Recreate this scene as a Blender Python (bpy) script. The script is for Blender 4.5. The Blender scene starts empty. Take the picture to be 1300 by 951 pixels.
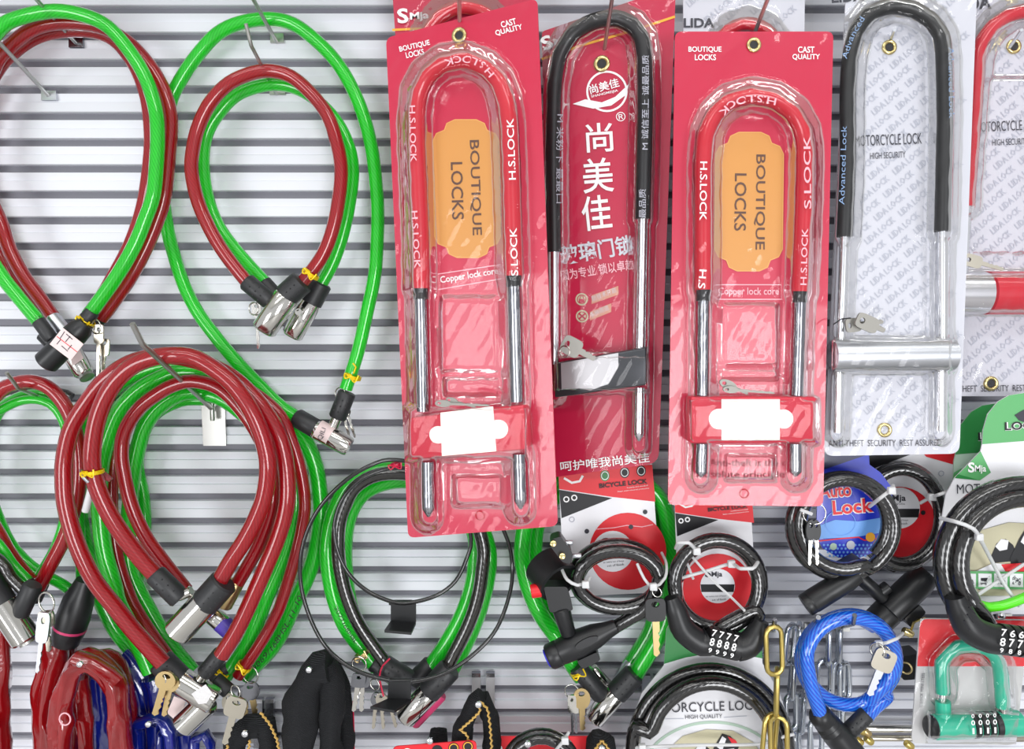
import bpy, bmesh, math, random
from mathutils import Vector, Matrix
random.seed(7)
SC = bpy.context.scene
COL = SC.collection
PI = math.pi
# ------------------------------------------------------------------ camera
F, D, PITCH = 1000.0, 0.6, math.radians(4.55)
cam = bpy.data.cameras.new('camera'); camo = bpy.data.objects.new('camera', cam); COL.objects.link(camo)
camo.location = (0, -D, 0); camo.rotation_euler = (PI/2-PITCH, 0, 0)
cam.sensor_width = 36; cam.lens = F/1300*36; cam.clip_start = 0.01
SC.camera = camo
# ------------------------------------------------------------------ world and lamps
SC.view_settings.view_transform = 'Standard'; SC.view_settings.look = 'None'
SC.view_settings.gamma = 1; SC.view_settings.use_curve_mapping = False
SC.view_settings.exposure = -0.05
w = bpy.data.worlds.new('shop_air'); SC.world = w; w.use_nodes = True
w.node_tree.nodes['Background'].inputs[0].default_value = (0.96, 0.97, 1.0, 1)
w.node_tree.nodes['Background'].inputs[1].default_value = 0.72
def area(name, loc, target, sx, sy, power, col=(1, 1, 1)):
    l = bpy.data.lights.new(name, 'AREA'); l.shape = 'RECTANGLE'; l.size = sx; l.size_y = sy
    l.energy = power; l.color = col
    o = bpy.data.objects.new(name, l); COL.objects.link(o); o.location = loc
    o.rotation_euler = (Vector(target)-Vector(loc)).to_track_quat('-Z', 'Y').to_euler()
# two rows of ceiling tube lamps over the aisle, and the glazed shop doors behind the photographer
area('ceiling_lamp', (-0.55, -0.95, 1.45), (-0.55, -0.95, 0), 1.2, 0.12, 4.5, (1, .99, .97))
area('ceiling_lamp', (0.85, -0.95, 1.45), (0.85, -0.95, 0), 1.2, 0.12, 4.5, (1, .99, .97))
area('ceiling_lamp', (-0.7, -2.3, 1.45), (-0.7, -2.1, 0), 1.2, 0.3, 15)
area('ceiling_lamp', (0.9, -2.3, 1.45), (0.9, -2.1, 0), 1.2, 0.3, 15)
area('shop_door_daylight', (-2.0, -3.2, -0.5), (-0.3, 0, -.1), 1.2, 1.3, 42, (.97, .98, 1))
area('shop_door_daylight', (1.0, -3.2, -0.5), (0.2, 0, -.2), 0.9, 1.3, 46, (.97, .98, 1))

# ------------------------------------------------------------------ pixel -> place
CAMP = Vector((0, -D, 0))
FW = Vector((0, math.cos(PITCH), -math.sin(PITCH))); UP = Vector((0, math.sin(PITCH), math.cos(PITCH)))
def ray(px, py):
    return FW + Vector((1, 0, 0))*((px-650)/F) + UP*((475.5-py)/F)
def P(px, py, off=0.0):
    """point seen at a pixel of the 1300x951 frame, off metres in front of the slat wall"""
    d = ray(px, py); return CAMP + d*((D-off)/d.y)
def W(off):
    return (D-off)/F
class Pl:
    """a flat card hanging in front of the wall: three pixels with their distances off the wall"""
    def __init__(s, a, b, c):
        A, B, C = P(*a), P(*b), P(*c)
        s.p = A; s.n = (B-A).cross(C-A).normalized()
        if s.n.y > 0: s.n = -s.n
    def pt(s, px, py, h=0.0):
        d = ray(px, py); return CAMP + d*((s.p+s.n*h-CAMP).dot(s.n)/d.dot(s.n))
    def scale(s, px, py):
        return (s.pt(px+1, py)-s.pt(px, py)).length
class Flat(Pl):
    def __init__(s, off):
        s.p = P(650, 475, off); s.n = Vector((0, -1, 0))

# ------------------------------------------------------------------ materials
def lin(c):
    return tuple(((v/255)/12.92 if v/255 <= .04045 else ((v/255+.055)/1.055)**2.4) for v in c)
MATS = {}
def mat(name, rgb, rough=.5, metal=0., coat=0., sss=0., spec=.5, noise=0., nscale=60., bump=0., bscale=200., strand=None, trans=0., alpha=1., wave=0.):
    if name in MATS: return MATS[name]
    m = bpy.data.materials.new(name); m.use_nodes = True; MATS[name] = m
    nt = m.node_tree; N = nt.nodes; L = nt.links; b = N['Principled BSDF']
    c = lin(rgb)
    b.inputs['Base Color'].default_value = (*c, 1); b.inputs['Roughness'].default_value = rough
    b.inputs['Metallic'].default_value = metal; b.inputs['Coat Weight'].default_value = coat
    b.inputs['Coat Roughness'].default_value = .04; b.inputs['Specular IOR Level'].default_value = spec
    b.inputs['Alpha'].default_value = alpha
    if trans: b.inputs['Transmission Weight'].default_value = trans; b.inputs['IOR'].default_value = 1.3
    if sss:
        b.inputs['Subsurface Weight'].default_value = sss; b.inputs['Subsurface Radius'].default_value = (1, 1, 1)
        b.inputs['Subsurface Scale'].default_value = .006
    tc = N.new('ShaderNodeTexCoord')
    if noise:
        n = N.new('ShaderNodeTexNoise'); n.inputs['Scale'].default_value = nscale; n.inputs['Detail'].default_value = 4
        L.new(tc.outputs['Object'], n.inputs['Vector'])
        mx = N.new('ShaderNodeMix'); mx.data_type = 'RGBA'; L.new(n.outputs['Fac'], mx.inputs['Factor'])
        mx.inputs[6].default_value = (*[v*(1-noise) for v in c], 1); mx.inputs[7].default_value = (*[min(1, v*(1+noise)) for v in c], 1)
        L.new(mx.outputs[2], b.inputs['Base Color'])
    if bump:
        n = N.new('ShaderNodeTexNoise'); n.inputs['Scale'].default_value = bscale; n.inputs['Detail'].default_value = 3
        L.new(tc.outputs['Object'], n.inputs['Vector'])
        bp = N.new('ShaderNodeBump'); bp.inputs['Strength'].default_value = bump; bp.inputs['Distance'].default_value = .001
        L.new(n.outputs['Fac'], bp.inputs['Height']); L.new(bp.outputs['Normal'], b.inputs['Normal'])
    if wave:
        wt = N.new('ShaderNodeTexWave'); wt.bands_direction = 'Z'; wt.inputs['Scale'].default_value = wave; wt.inputs['Distortion'].default_value = .6
        L.new(tc.outputs['Object'], wt.inputs['Vector'])
        bp = N.new('ShaderNodeBump'); bp.inputs['Strength'].default_value = .8; bp.inputs['Distance'].default_value = .0012
        L.new(wt.outputs['Fac'], bp.inputs['Height']); L.new(bp.outputs['Normal'], b.inputs['Normal'])
    if strand:
        # twisted wire rope under the clear plastic skin: u runs round the tube, v along it
        nu, nv, amp, dark, light = strand
        uv = N.new('ShaderNodeUVMap'); sp = N.new('ShaderNodeSeparateXYZ'); L.new(uv.outputs[0], sp.inputs[0])
        a = N.new('ShaderNodeMath'); a.operation = 'MULTIPLY'; a.inputs[1].default_value = nu*2*PI; L.new(sp.outputs[0], a.inputs[0])
        v = N.new('ShaderNodeMath'); v.operation = 'MULTIPLY_ADD'; v.inputs[1].default_value = nv*2*PI
        L.new(sp.outputs[1], v.inputs[0]); L.new(a.outputs[0], v.inputs[2])
        s = N.new('ShaderNodeMath'); s.operation = 'SINE'; L.new(v.outputs[0], s.inputs[0])
        h = N.new('ShaderNodeMath'); h.operation = 'MULTIPLY_ADD'; h.inputs[1].default_value = .5; h.inputs[2].default_value = .5
        L.new(s.outputs[0], h.inputs[0])
        bp = N.new('ShaderNodeBump'); bp.inputs['Strength'].default_value = amp; bp.inputs['Distance'].default_value = .001
        L.new(h.outputs[0], bp.inputs['Height']); L.new(bp.outputs['Normal'], b.inputs['Normal'])
        mx = N.new('ShaderNodeMix'); mx.data_type = 'RGBA'; L.new(h.outputs[0], mx.inputs['Factor'])
        mx.inputs[6].default_value = (*lin(dark), 1); mx.inputs[7].default_value = (*lin(light), 1)
        L.new(mx.outputs[2], b.inputs['Base Color'])
    return m
def clear_mat(name, tint=(1, 1, 1), rough=.06, bump=.25, bscale=90., ior=1.45, gain=.6):
    m = bpy.data.materials.new(name); m.use_nodes = True; nt = m.node_tree; N = nt.nodes; L = nt.links
    N.remove(N['Principled BSDF']); out = N['Material Output']
    t = N.new('ShaderNodeBsdfTransparent'); t.inputs[0].default_value = (*tint, 1)
    g = N.new('ShaderNodeBsdfGlossy'); g.inputs['Roughness'].default_value = rough
    fr = N.new('ShaderNodeFresnel'); fr.inputs[0].default_value = ior
    k = N.new('ShaderNodeMath'); k.operation = 'MULTIPLY'; k.inputs[1].default_value = gain; L.new(fr.outputs[0], k.inputs[0])
    mx = N.new('ShaderNodeMixShader'); L.new(k.outputs[0], mx.inputs[0]); L.new(t.outputs[0], mx.inputs[1]); L.new(g.outputs[0], mx.inputs[2])
    L.new(mx.outputs[0], out.inputs[0])
    tc = N.new('ShaderNodeTexCoord'); n = N.new('ShaderNodeTexNoise'); n.inputs['Scale'].default_value = bscale
    L.new(tc.outputs['Object'], n.inputs['Vector'])
    bp = N.new('ShaderNodeBump'); bp.inputs['Strength'].default_value = bump; bp.inputs['Distance'].default_value = .002
    L.new(n.outputs['Fac'], bp.inputs['Height']); L.new(bp.outputs['Normal'], g.inputs['Normal']); L.new(bp.outputs['Normal'], fr.inputs['Normal'])
    return m
M_WALL = mat('slat_white', (219, 221, 228), .45, noise=.02, nscale=14)
M_GAP = mat('slot_grey', (122, 122, 130), .5)
M_RED = mat('red_pvc', (178, 16, 28), .3, coat=1, trans=.4, strand=(15, 8, .02, (162, 11, 24), (180, 17, 30)))
M_GREEN = mat('green_pvc', (22, 205, 40), .3, coat=1, trans=.45, strand=(15, 8, .03, (24, 205, 40), (44, 228, 54)))
M_LIME = mat('lime_pvc', (90, 225, 20), .25, coat=.8, sss=.3)
M_SMOKE = mat('smoke_pvc', (30, 28, 26), .2, coat=1, strand=(15, 8, .08, (18, 17, 14), (32, 29, 24)))
M_BLACKROPE = mat('black_rope_pvc', (26, 26, 27), .2, coat=1, strand=(15, 8, .1, (12, 12, 13), (26, 25, 25)))
M_BLUE = mat('blue_pvc', (20, 90, 215), .2, coat=1, sss=.2, strand=(13, 6, .15, (10, 62, 190), (36, 125, 228)))
M_BLACKWIRE = mat('black_wire', (18, 18, 19), .25, coat=.6)
M_SLEEVE = mat('black_rubber', (38, 39, 41), .45, bump=.15)
M_PLASTIC = mat('black_plastic', (26, 27, 29), .38)
M_CHROME = mat('chrome', (214, 212, 206), .12, metal=1, noise=.06, nscale=70)
M_STEEL = mat('steel_wire', (186, 186, 182), .38, metal=1)
M_DSTEEL = mat('dark_steel', (140, 142, 148), .2, metal=1)
M_SILVER = mat('bright_silver', (235, 236, 240), .2, metal=1)
M_BRUSH = mat('brushed_silver', (205, 208, 214), .34, metal=1)
M_KEY = mat('key_nickel', (190, 184, 170), .3, metal=1)
M_KEYG = mat('key_gold', (196, 172, 124), .32, metal=1)
M_DULL = mat('key_dull', (146, 144, 138), .5, metal=.5)
M_SATIN = mat('satin_clip', (176, 176, 178), .45, metal=.35)
M_BRASS = mat('brass_ring', (214, 196, 140), .25, metal=1)
M_CHAINY = mat('yellow_zinc', (206, 184, 108), .28, metal=1, noise=.25, nscale=40)
M_CHAINS = mat('bright_zinc', (196, 202, 210), .22, metal=1)
M_TIE = mat('gold_tie', (235, 200, 10), .3, metal=.3)
M_ZIP = mat('white_zip', (205, 206, 207), .4, sss=.2)
M_WHITE = mat('print_white', (240, 240, 240), .5)
M_LABEL = mat('paper_label', (226, 205, 203), .5, noise=.12, nscale=200)
M_CARDRED = mat('card_red', (194, 18, 62), .35, coat=.3, noise=.04, nscale=25)
M_CARDRED2 = mat('card_crimson', (186, 18, 62), .35, coat=.3, noise=.04, nscale=25)
M_SHRED = mat('shackle_red', (196, 22, 44), .3, coat=.5)
M_BARRED = mat('bar_red', (198, 40, 62), .3, coat=.4)
M_CARDGREY = mat('card_grey', (202, 203, 212), .4, coat=.3, noise=.02, nscale=40)
M_PATTERN = mat('print_pale_grey', (182, 185, 197), .5)
M_BADGE = mat('badge_orange', (208, 146, 70), .4)
M_BADGEL = mat('badge_line', (226, 168, 92), .4)
M_BROWN = mat('print_brown', (92, 62, 48), .5)
M_INK = mat('print_ink', (52, 52, 62), .5)
M_INKRED = mat('print_dark_red', (120, 18, 34), .5)
M_BLK = mat('print_black', (24, 24, 28), .5)
M_YEL = mat('print_yellow', (236, 170, 50), .5)
M_TAN = mat('print_tan', (206, 150, 128), .5)
M_PINK = mat('print_pink', (238, 180, 190), .5)
M_SILSTK = mat('silver_sticker', (206, 202, 192), .35, metal=.5, noise=.08, nscale=120)
M_CARDW = mat('card_white', (232, 232, 236), .45, coat=.2)
M_PRED = mat('print_red', (222, 32, 44), .45)
M_CGREEN = mat('card_green', (40, 130, 62), .4, coat=.2)
M_CGREENL = mat('card_green_light', (92, 170, 105), .4, coat=.2)
M_CGREENP = mat('card_green_pale', (176, 200, 182), .45)
M_CBLUE = mat('card_blue', (28, 50, 190), .35, coat=.4, noise=.3, nscale=40)
M_CNAVY = mat('card_navy', (18, 22, 78), .35, coat=.4)
M_SKY = mat('card_sky', (110, 165, 235), .4)
M_TEAL = mat('teal_enamel', (38, 176, 142), .3, coat=.5)
M_BEIGE = mat('print_beige', (196, 190, 160), .5)
M_REDFILM = mat('red_film', (138, 12, 18), .16, coat=1, noise=.4, nscale=50, bump=.9, bscale=90)
M_BLUEFILM = mat('blue_film', (12, 28, 120), .16, coat=1, noise=.6, nscale=50, bump=.9, bscale=90)
M_FABRIC = mat('black_fabric', (36, 37, 40), .8, spec=.3, wave=330)
M_STITCH = mat('gold_thread', (196, 158, 84), .7)
M_PURPLE = mat('purple_film', (80, 60, 170), .3)
M_PINKRING = mat('pink_ring', (205, 60, 110), .4)
M_BUTTON = mat('red_button', (220, 30, 40), .35)
M_BLUECAP = mat('blue_cap', (40, 34, 190), .35)
M_BLISTER = clear_mat('clear_blister', (.985, .975, .98), .07, .3, 60)
M_BLISTER2 = clear_mat('clear_blister_flat', (.985, .985, .985), .1, .15, 40)

# ------------------------------------------------------------------ building blocks
LOC = {}
def obj(name, verts, faces, m, parent=None, smooth=True, uvs=None, sharp=.6):
    c = Vector((0, 0, 0))
    lo = [min(v[i] for v in verts) for i in range(3)]; hi = [max(v[i] for v in verts) for i in range(3)]
    c = Vector([(a+b)/2 for a, b in zip(lo, hi)])
    me = bpy.data.meshes.new(name); me.from_pydata([tuple(Vector(v)-c) for v in verts], [], faces)
    if uvs:
        ul = me.uv_layers.new(name='UVMap'); k = 0
        for f in uvs:
            for q in f: ul.data[k].uv = q; k += 1
    me.materials.append(m)
    if smooth:
        me.polygons.foreach_set('use_smooth', [True]*len(me.polygons)); me.set_sharp_from_angle(angle=sharp)
    me.update()
    o = bpy.data.objects.new(name, me); COL.objects.link(o)
    LOC[o.name] = c
    o.location = c-(LOC[parent.name] if parent else Vector((0, 0, 0)))
    if parent: o.parent = parent
    return o
def thing(name, label, cat, loc, group=None, kind=None):
    o = bpy.data.objects.new(name, None); COL.objects.link(o); o.location = loc; o.empty_display_size = .02
    LOC[o.name] = Vector(loc); o['label'] = label
    if kind: o['kind'] = kind
    if cat: o['category'] = cat
    if group: o['group'] = group
    return o
def catmull(pts, step=.004, closed=False):
    n = len(pts)
    if n < 2: return pts
    if n == 2 and not closed:
        k = max(1, int((pts[1]-pts[0]).length/step)); return [pts[0].lerp(pts[1], i/k) for i in range(k+1)]
    out = []
    rng = range(n if closed else n-1)
    for i in rng:
        p1, p2 = pts[i], pts[(i+1) % n]
        p0 = pts[i-1] if (i or closed) else p1*2-p2
        p3 = pts[(i+2) % n] if (closed or i+2 < n) else p2*2-p1
        k = max(1, int((p2-p1).length/step))
        for j in range(k):
            t = j/k
            out.append(.5*((2*p1)+(p2-p0)*t+(2*p0-5*p1+4*p2-p3)*t*t+(3*p1-p0-3*p2+p3)*t*t*t))
    if not closed: out.append(pts[-1])
    return out
def tube_data(pts, r, seg=12, closed=False):
    """r: radius or function of 0..1"""
    n = len(pts); rf = r if callable(r) else (lambda t: r)
    T = []
    for i in range(n):
        a = pts[i-1] if (i or closed) else pts[i]; b = pts[(i+1) % n] if (closed or i+1 < n) else pts[i]
        T.append((b-a).normalized())
    nrm = T[0].orthogonal().normalized(); V = []; Fc = []; U = []; ln = 0; rings = []
    rb = max(rf(.5), 1e-5)
    for i in range(n):
        nrm = (nrm-T[i]*nrm.dot(T[i])).normalized(); bi = T[i].cross(nrm)
        if i: ln += (pts[i]-pts[i-1]).length
        rr = rf(i/(n-1) if n > 1 else 0); rings.append(ln/(2*PI*rb))
        for k in range(seg):
            a = 2*PI*k/seg; V.append(pts[i]+(nrm*math.cos(a)+bi*math.sin(a))*rr)
    for i in range(n if closed else n-1):
        j = (i+1) % n; vi, vj = rings[i], (rings[j] if j else ln/(2*PI*rb))
        for k in range(seg):
            k2 = (k+1) % seg; Fc.append((i*seg+k, i*seg+k2, j*seg+k2, j*seg+k))
            U.append(((k/seg, vi), ((k+1)/seg, vi), ((k+1)/seg, vj), (k/seg, vj)))
    if not closed:
        Fc.append(tuple(range(seg-1, -1, -1))); U.append(tuple((0, 0) for _ in range(seg)))
        Fc.append(tuple((n-1)*seg+k for k in range(seg))); U.append(tuple((0, 0) for _ in range(seg)))
    return V, Fc, U
def pts3(path, off):
    """pixels -> points; off a number, (first, middle, last) or given as third entry of each pixel"""
    n = len(path); out = []
    for i, p in enumerate(path):
        if len(p) > 2: o = p[2]
        elif isinstance(off, (tuple, list)):
            t = i/(n-1)*(len(off)-1); k = min(int(t), len(off)-2); o = off[k]+(off[k+1]-off[k])*(t-k)
        else: o = off
        out.append(P(p[0], p[1], o))
    return out
def moff(path, off):
    if len(path[0]) > 2: return sum(p[2] for p in path)/len(path)
    return sum(off)/len(off) if isinstance(off, (tuple, list)) else off
def tube(name, path, off, rpx, m, parent=None, seg=12, closed=False, step=.004):
    r = rpx*W(moff(path, off)); V, Fc, U = tube_data(catmull(pts3(path, off), step, closed), r, seg, closed)
    return obj(name, V, Fc, m, parent, uvs=U, sharp=1.0)
def tube3(name, pts, r, m, parent=None, seg=10, closed=False, step=.004):
    V, Fc, U = tube_data(catmull(pts, step, closed), r, seg, closed); return obj(name, V, Fc, m, parent, uvs=U, sharp=1.0)
def lathe3(name, a, b, prof, m, parent=None, seg=24):
    """prof: (t along a->b, radius in metres)"""
    ax = (b-a); T = ax.normalized(); n = T.orthogonal().normalized(); bi = T.cross(n); V = []; Fc = []
    for t, r in prof:
        for k in range(seg):
            q = 2*PI*k/seg; V.append(a+ax*t+(n*math.cos(q)+bi*math.sin(q))*max(r, 1e-5))
    for i in range(len(prof)-1):
        for k in range(seg):
            k2 = (k+1) % seg; Fc.append((i*seg+k, i*seg+k2, (i+1)*seg+k2, (i+1)*seg+k))
    Fc.append(tuple(range(seg-1, -1, -1))); Fc.append(tuple((len(prof)-1)*seg+k for k in range(seg)))
    return obj(name, V, Fc, m, parent, sharp=.7)
def cylp(r, r2=None, e=.05):
    r2 = r if r2 is None else r2
    return [(0, r*.86), (e, r), (1-e, r2), (1, r2*.86)]
def cyl(name, a, b, off, rpx, m, parent=None, r2=None, prof=None, e=.05):
    oa, ob = off if isinstance(off, (tuple, list)) else (off, off)
    s = W((oa+ob)/2)
    pr = [(t, r*s) for t, r in (prof or cylp(rpx, r2, e))]
    return lathe3(name, P(*a, oa), P(*b, ob), pr, m, parent)
def prism(name, plane, outline, h0, h1, m, parent=None, smooth=False):
    n = len(outline)
    V = [plane.pt(x, y, h1) for x, y in outline]
    # push straight back along the card normal so sides stay square
    V += [v-plane.n*(h1-h0) for v in V]
    Fc = [tuple(range(n)), tuple(range(2*n-1, n-1, -1))]+[(i, i+n, (i+1) % n+n, (i+1) % n) for i in range(n)]
    return obj(name, V, Fc, m, parent, smooth=smooth)
def rr(c, r=8, k=5):
    """rounded polygon from pixel corners"""
    out = []; n = len(c)
    for i in range(n):
        p = Vector(c[i]); a = Vector(c[i-1]); b = Vector(c[(i+1) % n])
        da = (a-p).normalized(); db = (b-p).normalized(); q = r if not isinstance(r, (list, tuple)) else r[i]
        q = min(q, (a-p).length*.49, (b-p).length*.49)
        if q <= 0: out.append(tuple(p)); continue
        s, e = p+da*q, p+db*q
        for j in range(k+1):
            t = j/k; out.append(tuple(s*(1-t)**2+p*2*t*(1-t)+e*t*t))
    return out
def ell(cx, cy, rx, ry=None, n=36, a0=0, a1=2*PI):
    ry = rx if ry is None else ry; m = n if abs(a1-a0) >= 2*PI-.01 else n+1
    return [(cx+rx*math.cos(a0+(a1-a0)*i/n), cy+ry*math.sin(a0+(a1-a0)*i/n)) for i in range(m)]
def patch(name, plane, outline, m, parent, h=.0003):
    V = [plane.pt(x, y, h) for x, y in outline]
    return obj(name, V, [tuple(range(len(V)))], m, parent, smooth=False)
def band(name, plane, path, wpx, m, parent, h=.0004, closed=False):
    """a printed line of width wpx along pixels"""
    n = len(path); V = []; Fc = []
    for i in range(n):
        a = Vector(path[i-1] if (i or closed) else path[i]); b = Vector(path[(i+1) % n] if (closed or i+1 < n) else path[i])
        d = (b-a).normalized(); q = Vector((d.y, -d.x))*wpx/2; p = Vector(path[i])
        V += [plane.pt(*(p+q), h), plane.pt(*(p-q), h)]
    for i in range(n if closed else n-1):
        j = (i+1) % n; Fc.append((2*i, 2*i+1, 2*j+1, 2*j))
    return obj(name, V, Fc, m, parent, smooth=False)
TXT = {}
def text_mesh(s, bold=0., res=3, shear=0.):
    k = (s, bold, res, shear)
    if k not in TXT:
        c = bpy.data.curves.new('glyphs', 'FONT'); c.body = s; c.resolution_u = res; c.offset = bold; c.shear = shear
        o = bpy.data.objects.new('glyphs', c); me = bpy.data.meshes.new_from_object(o)
        v = [(p.co.x, p.co.y) for p in me.vertices]; f = [tuple(p.vertices) for p in me.polygons]
        x0 = min(p[0] for p in v); x1 = max(p[0] for p in v); y0 = min(p[1] for p in v); y1 = max(p[1] for p in v)
        TXT[k] = ([((x-x0)/(x1-x0), (y-y0)/(y1-y0)) for x, y in v], f)
        bpy.data.objects.remove(o); bpy.data.curves.remove(c); bpy.data.meshes.remove(me)
    return TXT[k]
def along(path):
    L = [0]
    for i in range(1, len(path)): L.append(L[-1]+(Vector(path[i])-Vector(path[i-1])).length)
    def f(t):
        d = t*L[-1]
        for i in range(1, len(path)):
            if d <= L[i] or i == len(path)-1:
                a, b = Vector(path[i-1]), Vector(path[i]); q = (d-L[i-1])/max(1e-9, L[i]-L[i-1]); dr = (b-a).normalized()
                return a.lerp(b, q), Vector((dr.y, -dr.x))
    return f
def text_verts(s, plane, path, hpx, h, bold=0., res=3, shear=0., hf=None):
    v, f = text_mesh(s, bold, res, shear); g = along(path); V = []
    for x, y in v:
        p, u = g(x); q = p+u*(y*hpx); V.append(plane.pt(q.x, q.y, h+(hf(y) if hf else 0)))
    return V, f
def text(s, plane, path, hpx, m, parent, h=.0011, bold=0., res=3, shear=0., hf=None, name='lettering'):
    V, f = text_verts(s, plane, path, hpx, h, bold, res, shear, hf)
    return obj(name, V, f, m, parent, smooth=False)
def inside(p, poly):
    x, y = p; c = False; n = len(poly)
    for i in range(n):
        (x1, y1), (x2, y2) = poly[i], poly[i-1]
        if (y1 > y) != (y2 > y) and x < (x2-x1)*(y-y1)/(y2-y1)+x1: c = not c
    return c
def pattern(s, plane, poly, step, row, ang, ln, hpx, m, parent, h=.0004):
    """one repeated print joined into one sheet of lettering"""
    ca, sa = math.cos(ang), math.sin(ang); V = []; Fc = []
    xs = [p[0] for p in poly]; ys = [p[1] for p in poly]; cx, cy = sum(xs)/len(xs), sum(ys)/len(ys); R = 420
    for j in range(int(-R/row), int(R/row)):
        for i in range(int(-R/step), int(R/step)):
            u, v = i*step+(j % 2)*step*.5, j*row
            a = (cx+u*ca-v*sa, cy+u*sa+v*ca); b = (a[0]+ln*ca, a[1]+ln*sa)
            up = (sa*hpx, -ca*hpx)
            if not all(inside(q, poly) for q in (a, b, (a[0]+up[0], a[1]+up[1]), (b[0]+up[0], b[1]+up[1]))): continue
            vv, ff = text_verts(s, plane, [a, b], hpx, h, 0.02, 1); k = len(V); V += vv; Fc += [tuple(q+k for q in f) for f in ff]
    return obj('lettering', V, Fc, m, parent, smooth=False) if V else None
def box6(name, c8, m, parent, bevel=0.):
    """hexahedron from 4 front + 4 back corners"""
    Fc = [(0, 1, 2, 3), (7, 6, 5, 4), (0, 4, 5, 1), (1, 5, 6, 2), (2, 6, 7, 3), (3, 7, 4, 0)]
    if not bevel: return obj(name, c8, Fc, m, parent, smooth=False)
    bm = bmesh.new(); vs = [bm.verts.new(v) for v in c8]
    for f in Fc: bm.faces.new([vs[i] for i in f])
    bmesh.ops.recalc_face_normals(bm, faces=bm.faces)
    bmesh.ops.bevel(bm, geom=bm.edges[:], offset=bevel, segments=2, affect='EDGES', profile=.5)
    bm.verts.ensure_lookup_table(); bm.verts.index_update()
    V = [v.co.copy() for v in bm.verts]; FF = [tuple(v.index for v in f.verts) for f in bm.faces]; bm.free()
    return obj(name, V, FF, m, parent, sharp=.9)
def bar(name, plane, quad, h0, h1, m, parent, bevel=.001):
    fr = [plane.pt(x, y, h1) for x, y in quad]
    return box6(name, fr+[v-plane.n*(h1-h0) for v in fr], m, parent, bevel)
def torus_px(name, c, r, rw, plane, h, m, parent, seg=20, ws=8, ry=None, tilt=0):
    ry = ry or r; s = plane.scale(*c); o = plane.pt(*c, h)
    ex = (plane.pt(c[0]+1, c[1], h)-o).normalized(); ey = plane.n.cross(ex).normalized()
    ez = plane.n; ct, st = math.cos(tilt), math.sin(tilt)
    pts = [o+ex*math.cos(2*PI*k/seg)*r*s*ct+ez*math.cos(2*PI*k/seg)*r*s*st+ey*math.sin(2*PI*k/seg)*ry*s for k in range(seg)]
    V, Fc, U = tube_data(pts, rw*s, ws, True); return obj(name, V, Fc, m, parent, uvs=U, sharp=1.2)
def eyelet(plane, c, r, parent, m=None, hole=True):
    o = torus_px('eyelet', c, r*.8, r*.26, plane, .0006, m or M_BRASS, parent)
    if hole: patch('eyelet_hole', plane, ell(*c, r*.66, n=20), M_BLK, o, .0006)
    return o
def key(parent, top, tip, off, wpx, m=None, head=.4, rnd=True, mblade=None, th=.0018):
    """flat key: bow with a hole, then a notched blade; top and tip are pixels"""
    m = m or M_KEY; pl = Flat(off); a, b = Vector(top), Vector(tip); d = (b-a); Ln = d.length; d.normalize(); q = Vector((d.y, -d.x))
    def at(t, s): v = a+d*(t*Ln)+q*(s*wpx); return (v.x, v.y)
    n = 24; outer = []; inner = []
    for i in range(n):
        an = 2*PI*i/n; c, s = math.cos(an), math.sin(an); e = .45 if not rnd else 1.
        cx = math.copysign(abs(c)**e, c); sx = math.copysign(abs(s)**e, s)
        outer.append(at(head/2-cx*head/2, sx*.5)); inner.append(at(head*.26-c*head*.12, s*.2))
    V = [pl.pt(*p, 0) for p in outer]+[pl.pt(*p, 0) for p in inner]
    V += [v-pl.n*th for v in V]; Fc = []
    for i in range(n):
        j = (i+1) % n
        Fc += [(i, j, n+j, n+i), (2*n+j, 2*n+i, 3*n+i, 3*n+j), (i, 2*n+i, 2*n+j, j), (n+j, 3*n+j, 3*n+i, n+i)]
    o = obj('key', V, Fc, m, parent, smooth=False)
    cuts = [(.0, .17), (.3, .17), (.36, .08), (.45, .17), (.55, .1), (.66, .17), (.78, .09), (.9, .16), (1, .0)]
    t0 = head*.93
    prof = [at(t0+(1-t0)*t, s) for t, s in cuts]+[at(.97, -.15), at(t0, -.17)]
    prism('key_blade', pl, prof, -th*.85, -th*.1, mblade or m, o)
    return o
def ring(parent, c, r, off, rw=.9, m=None, tilt=.5):
    return torus_px('key_ring', c, r, rw, Flat(off), 0, m or M_CHROME, parent, 24, 6, tilt=tilt)
def tie(parent, c, ang, r, off, m=None):
    """twisted wire tie wound round a cable at pixel c; ang = direction of the cable"""
    pl = Flat(off); s = W(off); o = pl.pt(*c); ax = Vector((math.cos(ang), 0, -math.sin(ang))); n = Vector((0, -1, 0)); b = ax.cross(n)
    pts = [o+ax*((k/14-1)*2.5*s)+(n*math.cos(k*2*PI/9)+b*math.sin(k*2*PI/9))*(r+1.2)*s for k in range(28)]
    f = o+n*(r+1.5)*s
    pts += [f, f+(b*7+ax*4)*s, f+(b*9-ax*2)*s, f+(b*2)*s, f+(-b*6+ax*5)*s, f+(-b*8-ax*5)*s]
    return tube3('twist_tie', pts, 1.1*s, m or M_TIE, parent, 5, step=.0015)
def zip_tie(parent, path, off, head, wpx=2.6):
    o = tube('zip_tie', path, off, wpx, M_ZIP, parent, 8)
    h = P(*head); s = W(head[2])*4.5
    box6('zip_head', [h+Vector((x*s, y*s, z*s)) for y in (-1, .6) for x, z in ((-1, 1), (1, 1.2), (1.2, -1), (-1, -.9))], M_ZIP, o, .0006)
    return o
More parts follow.
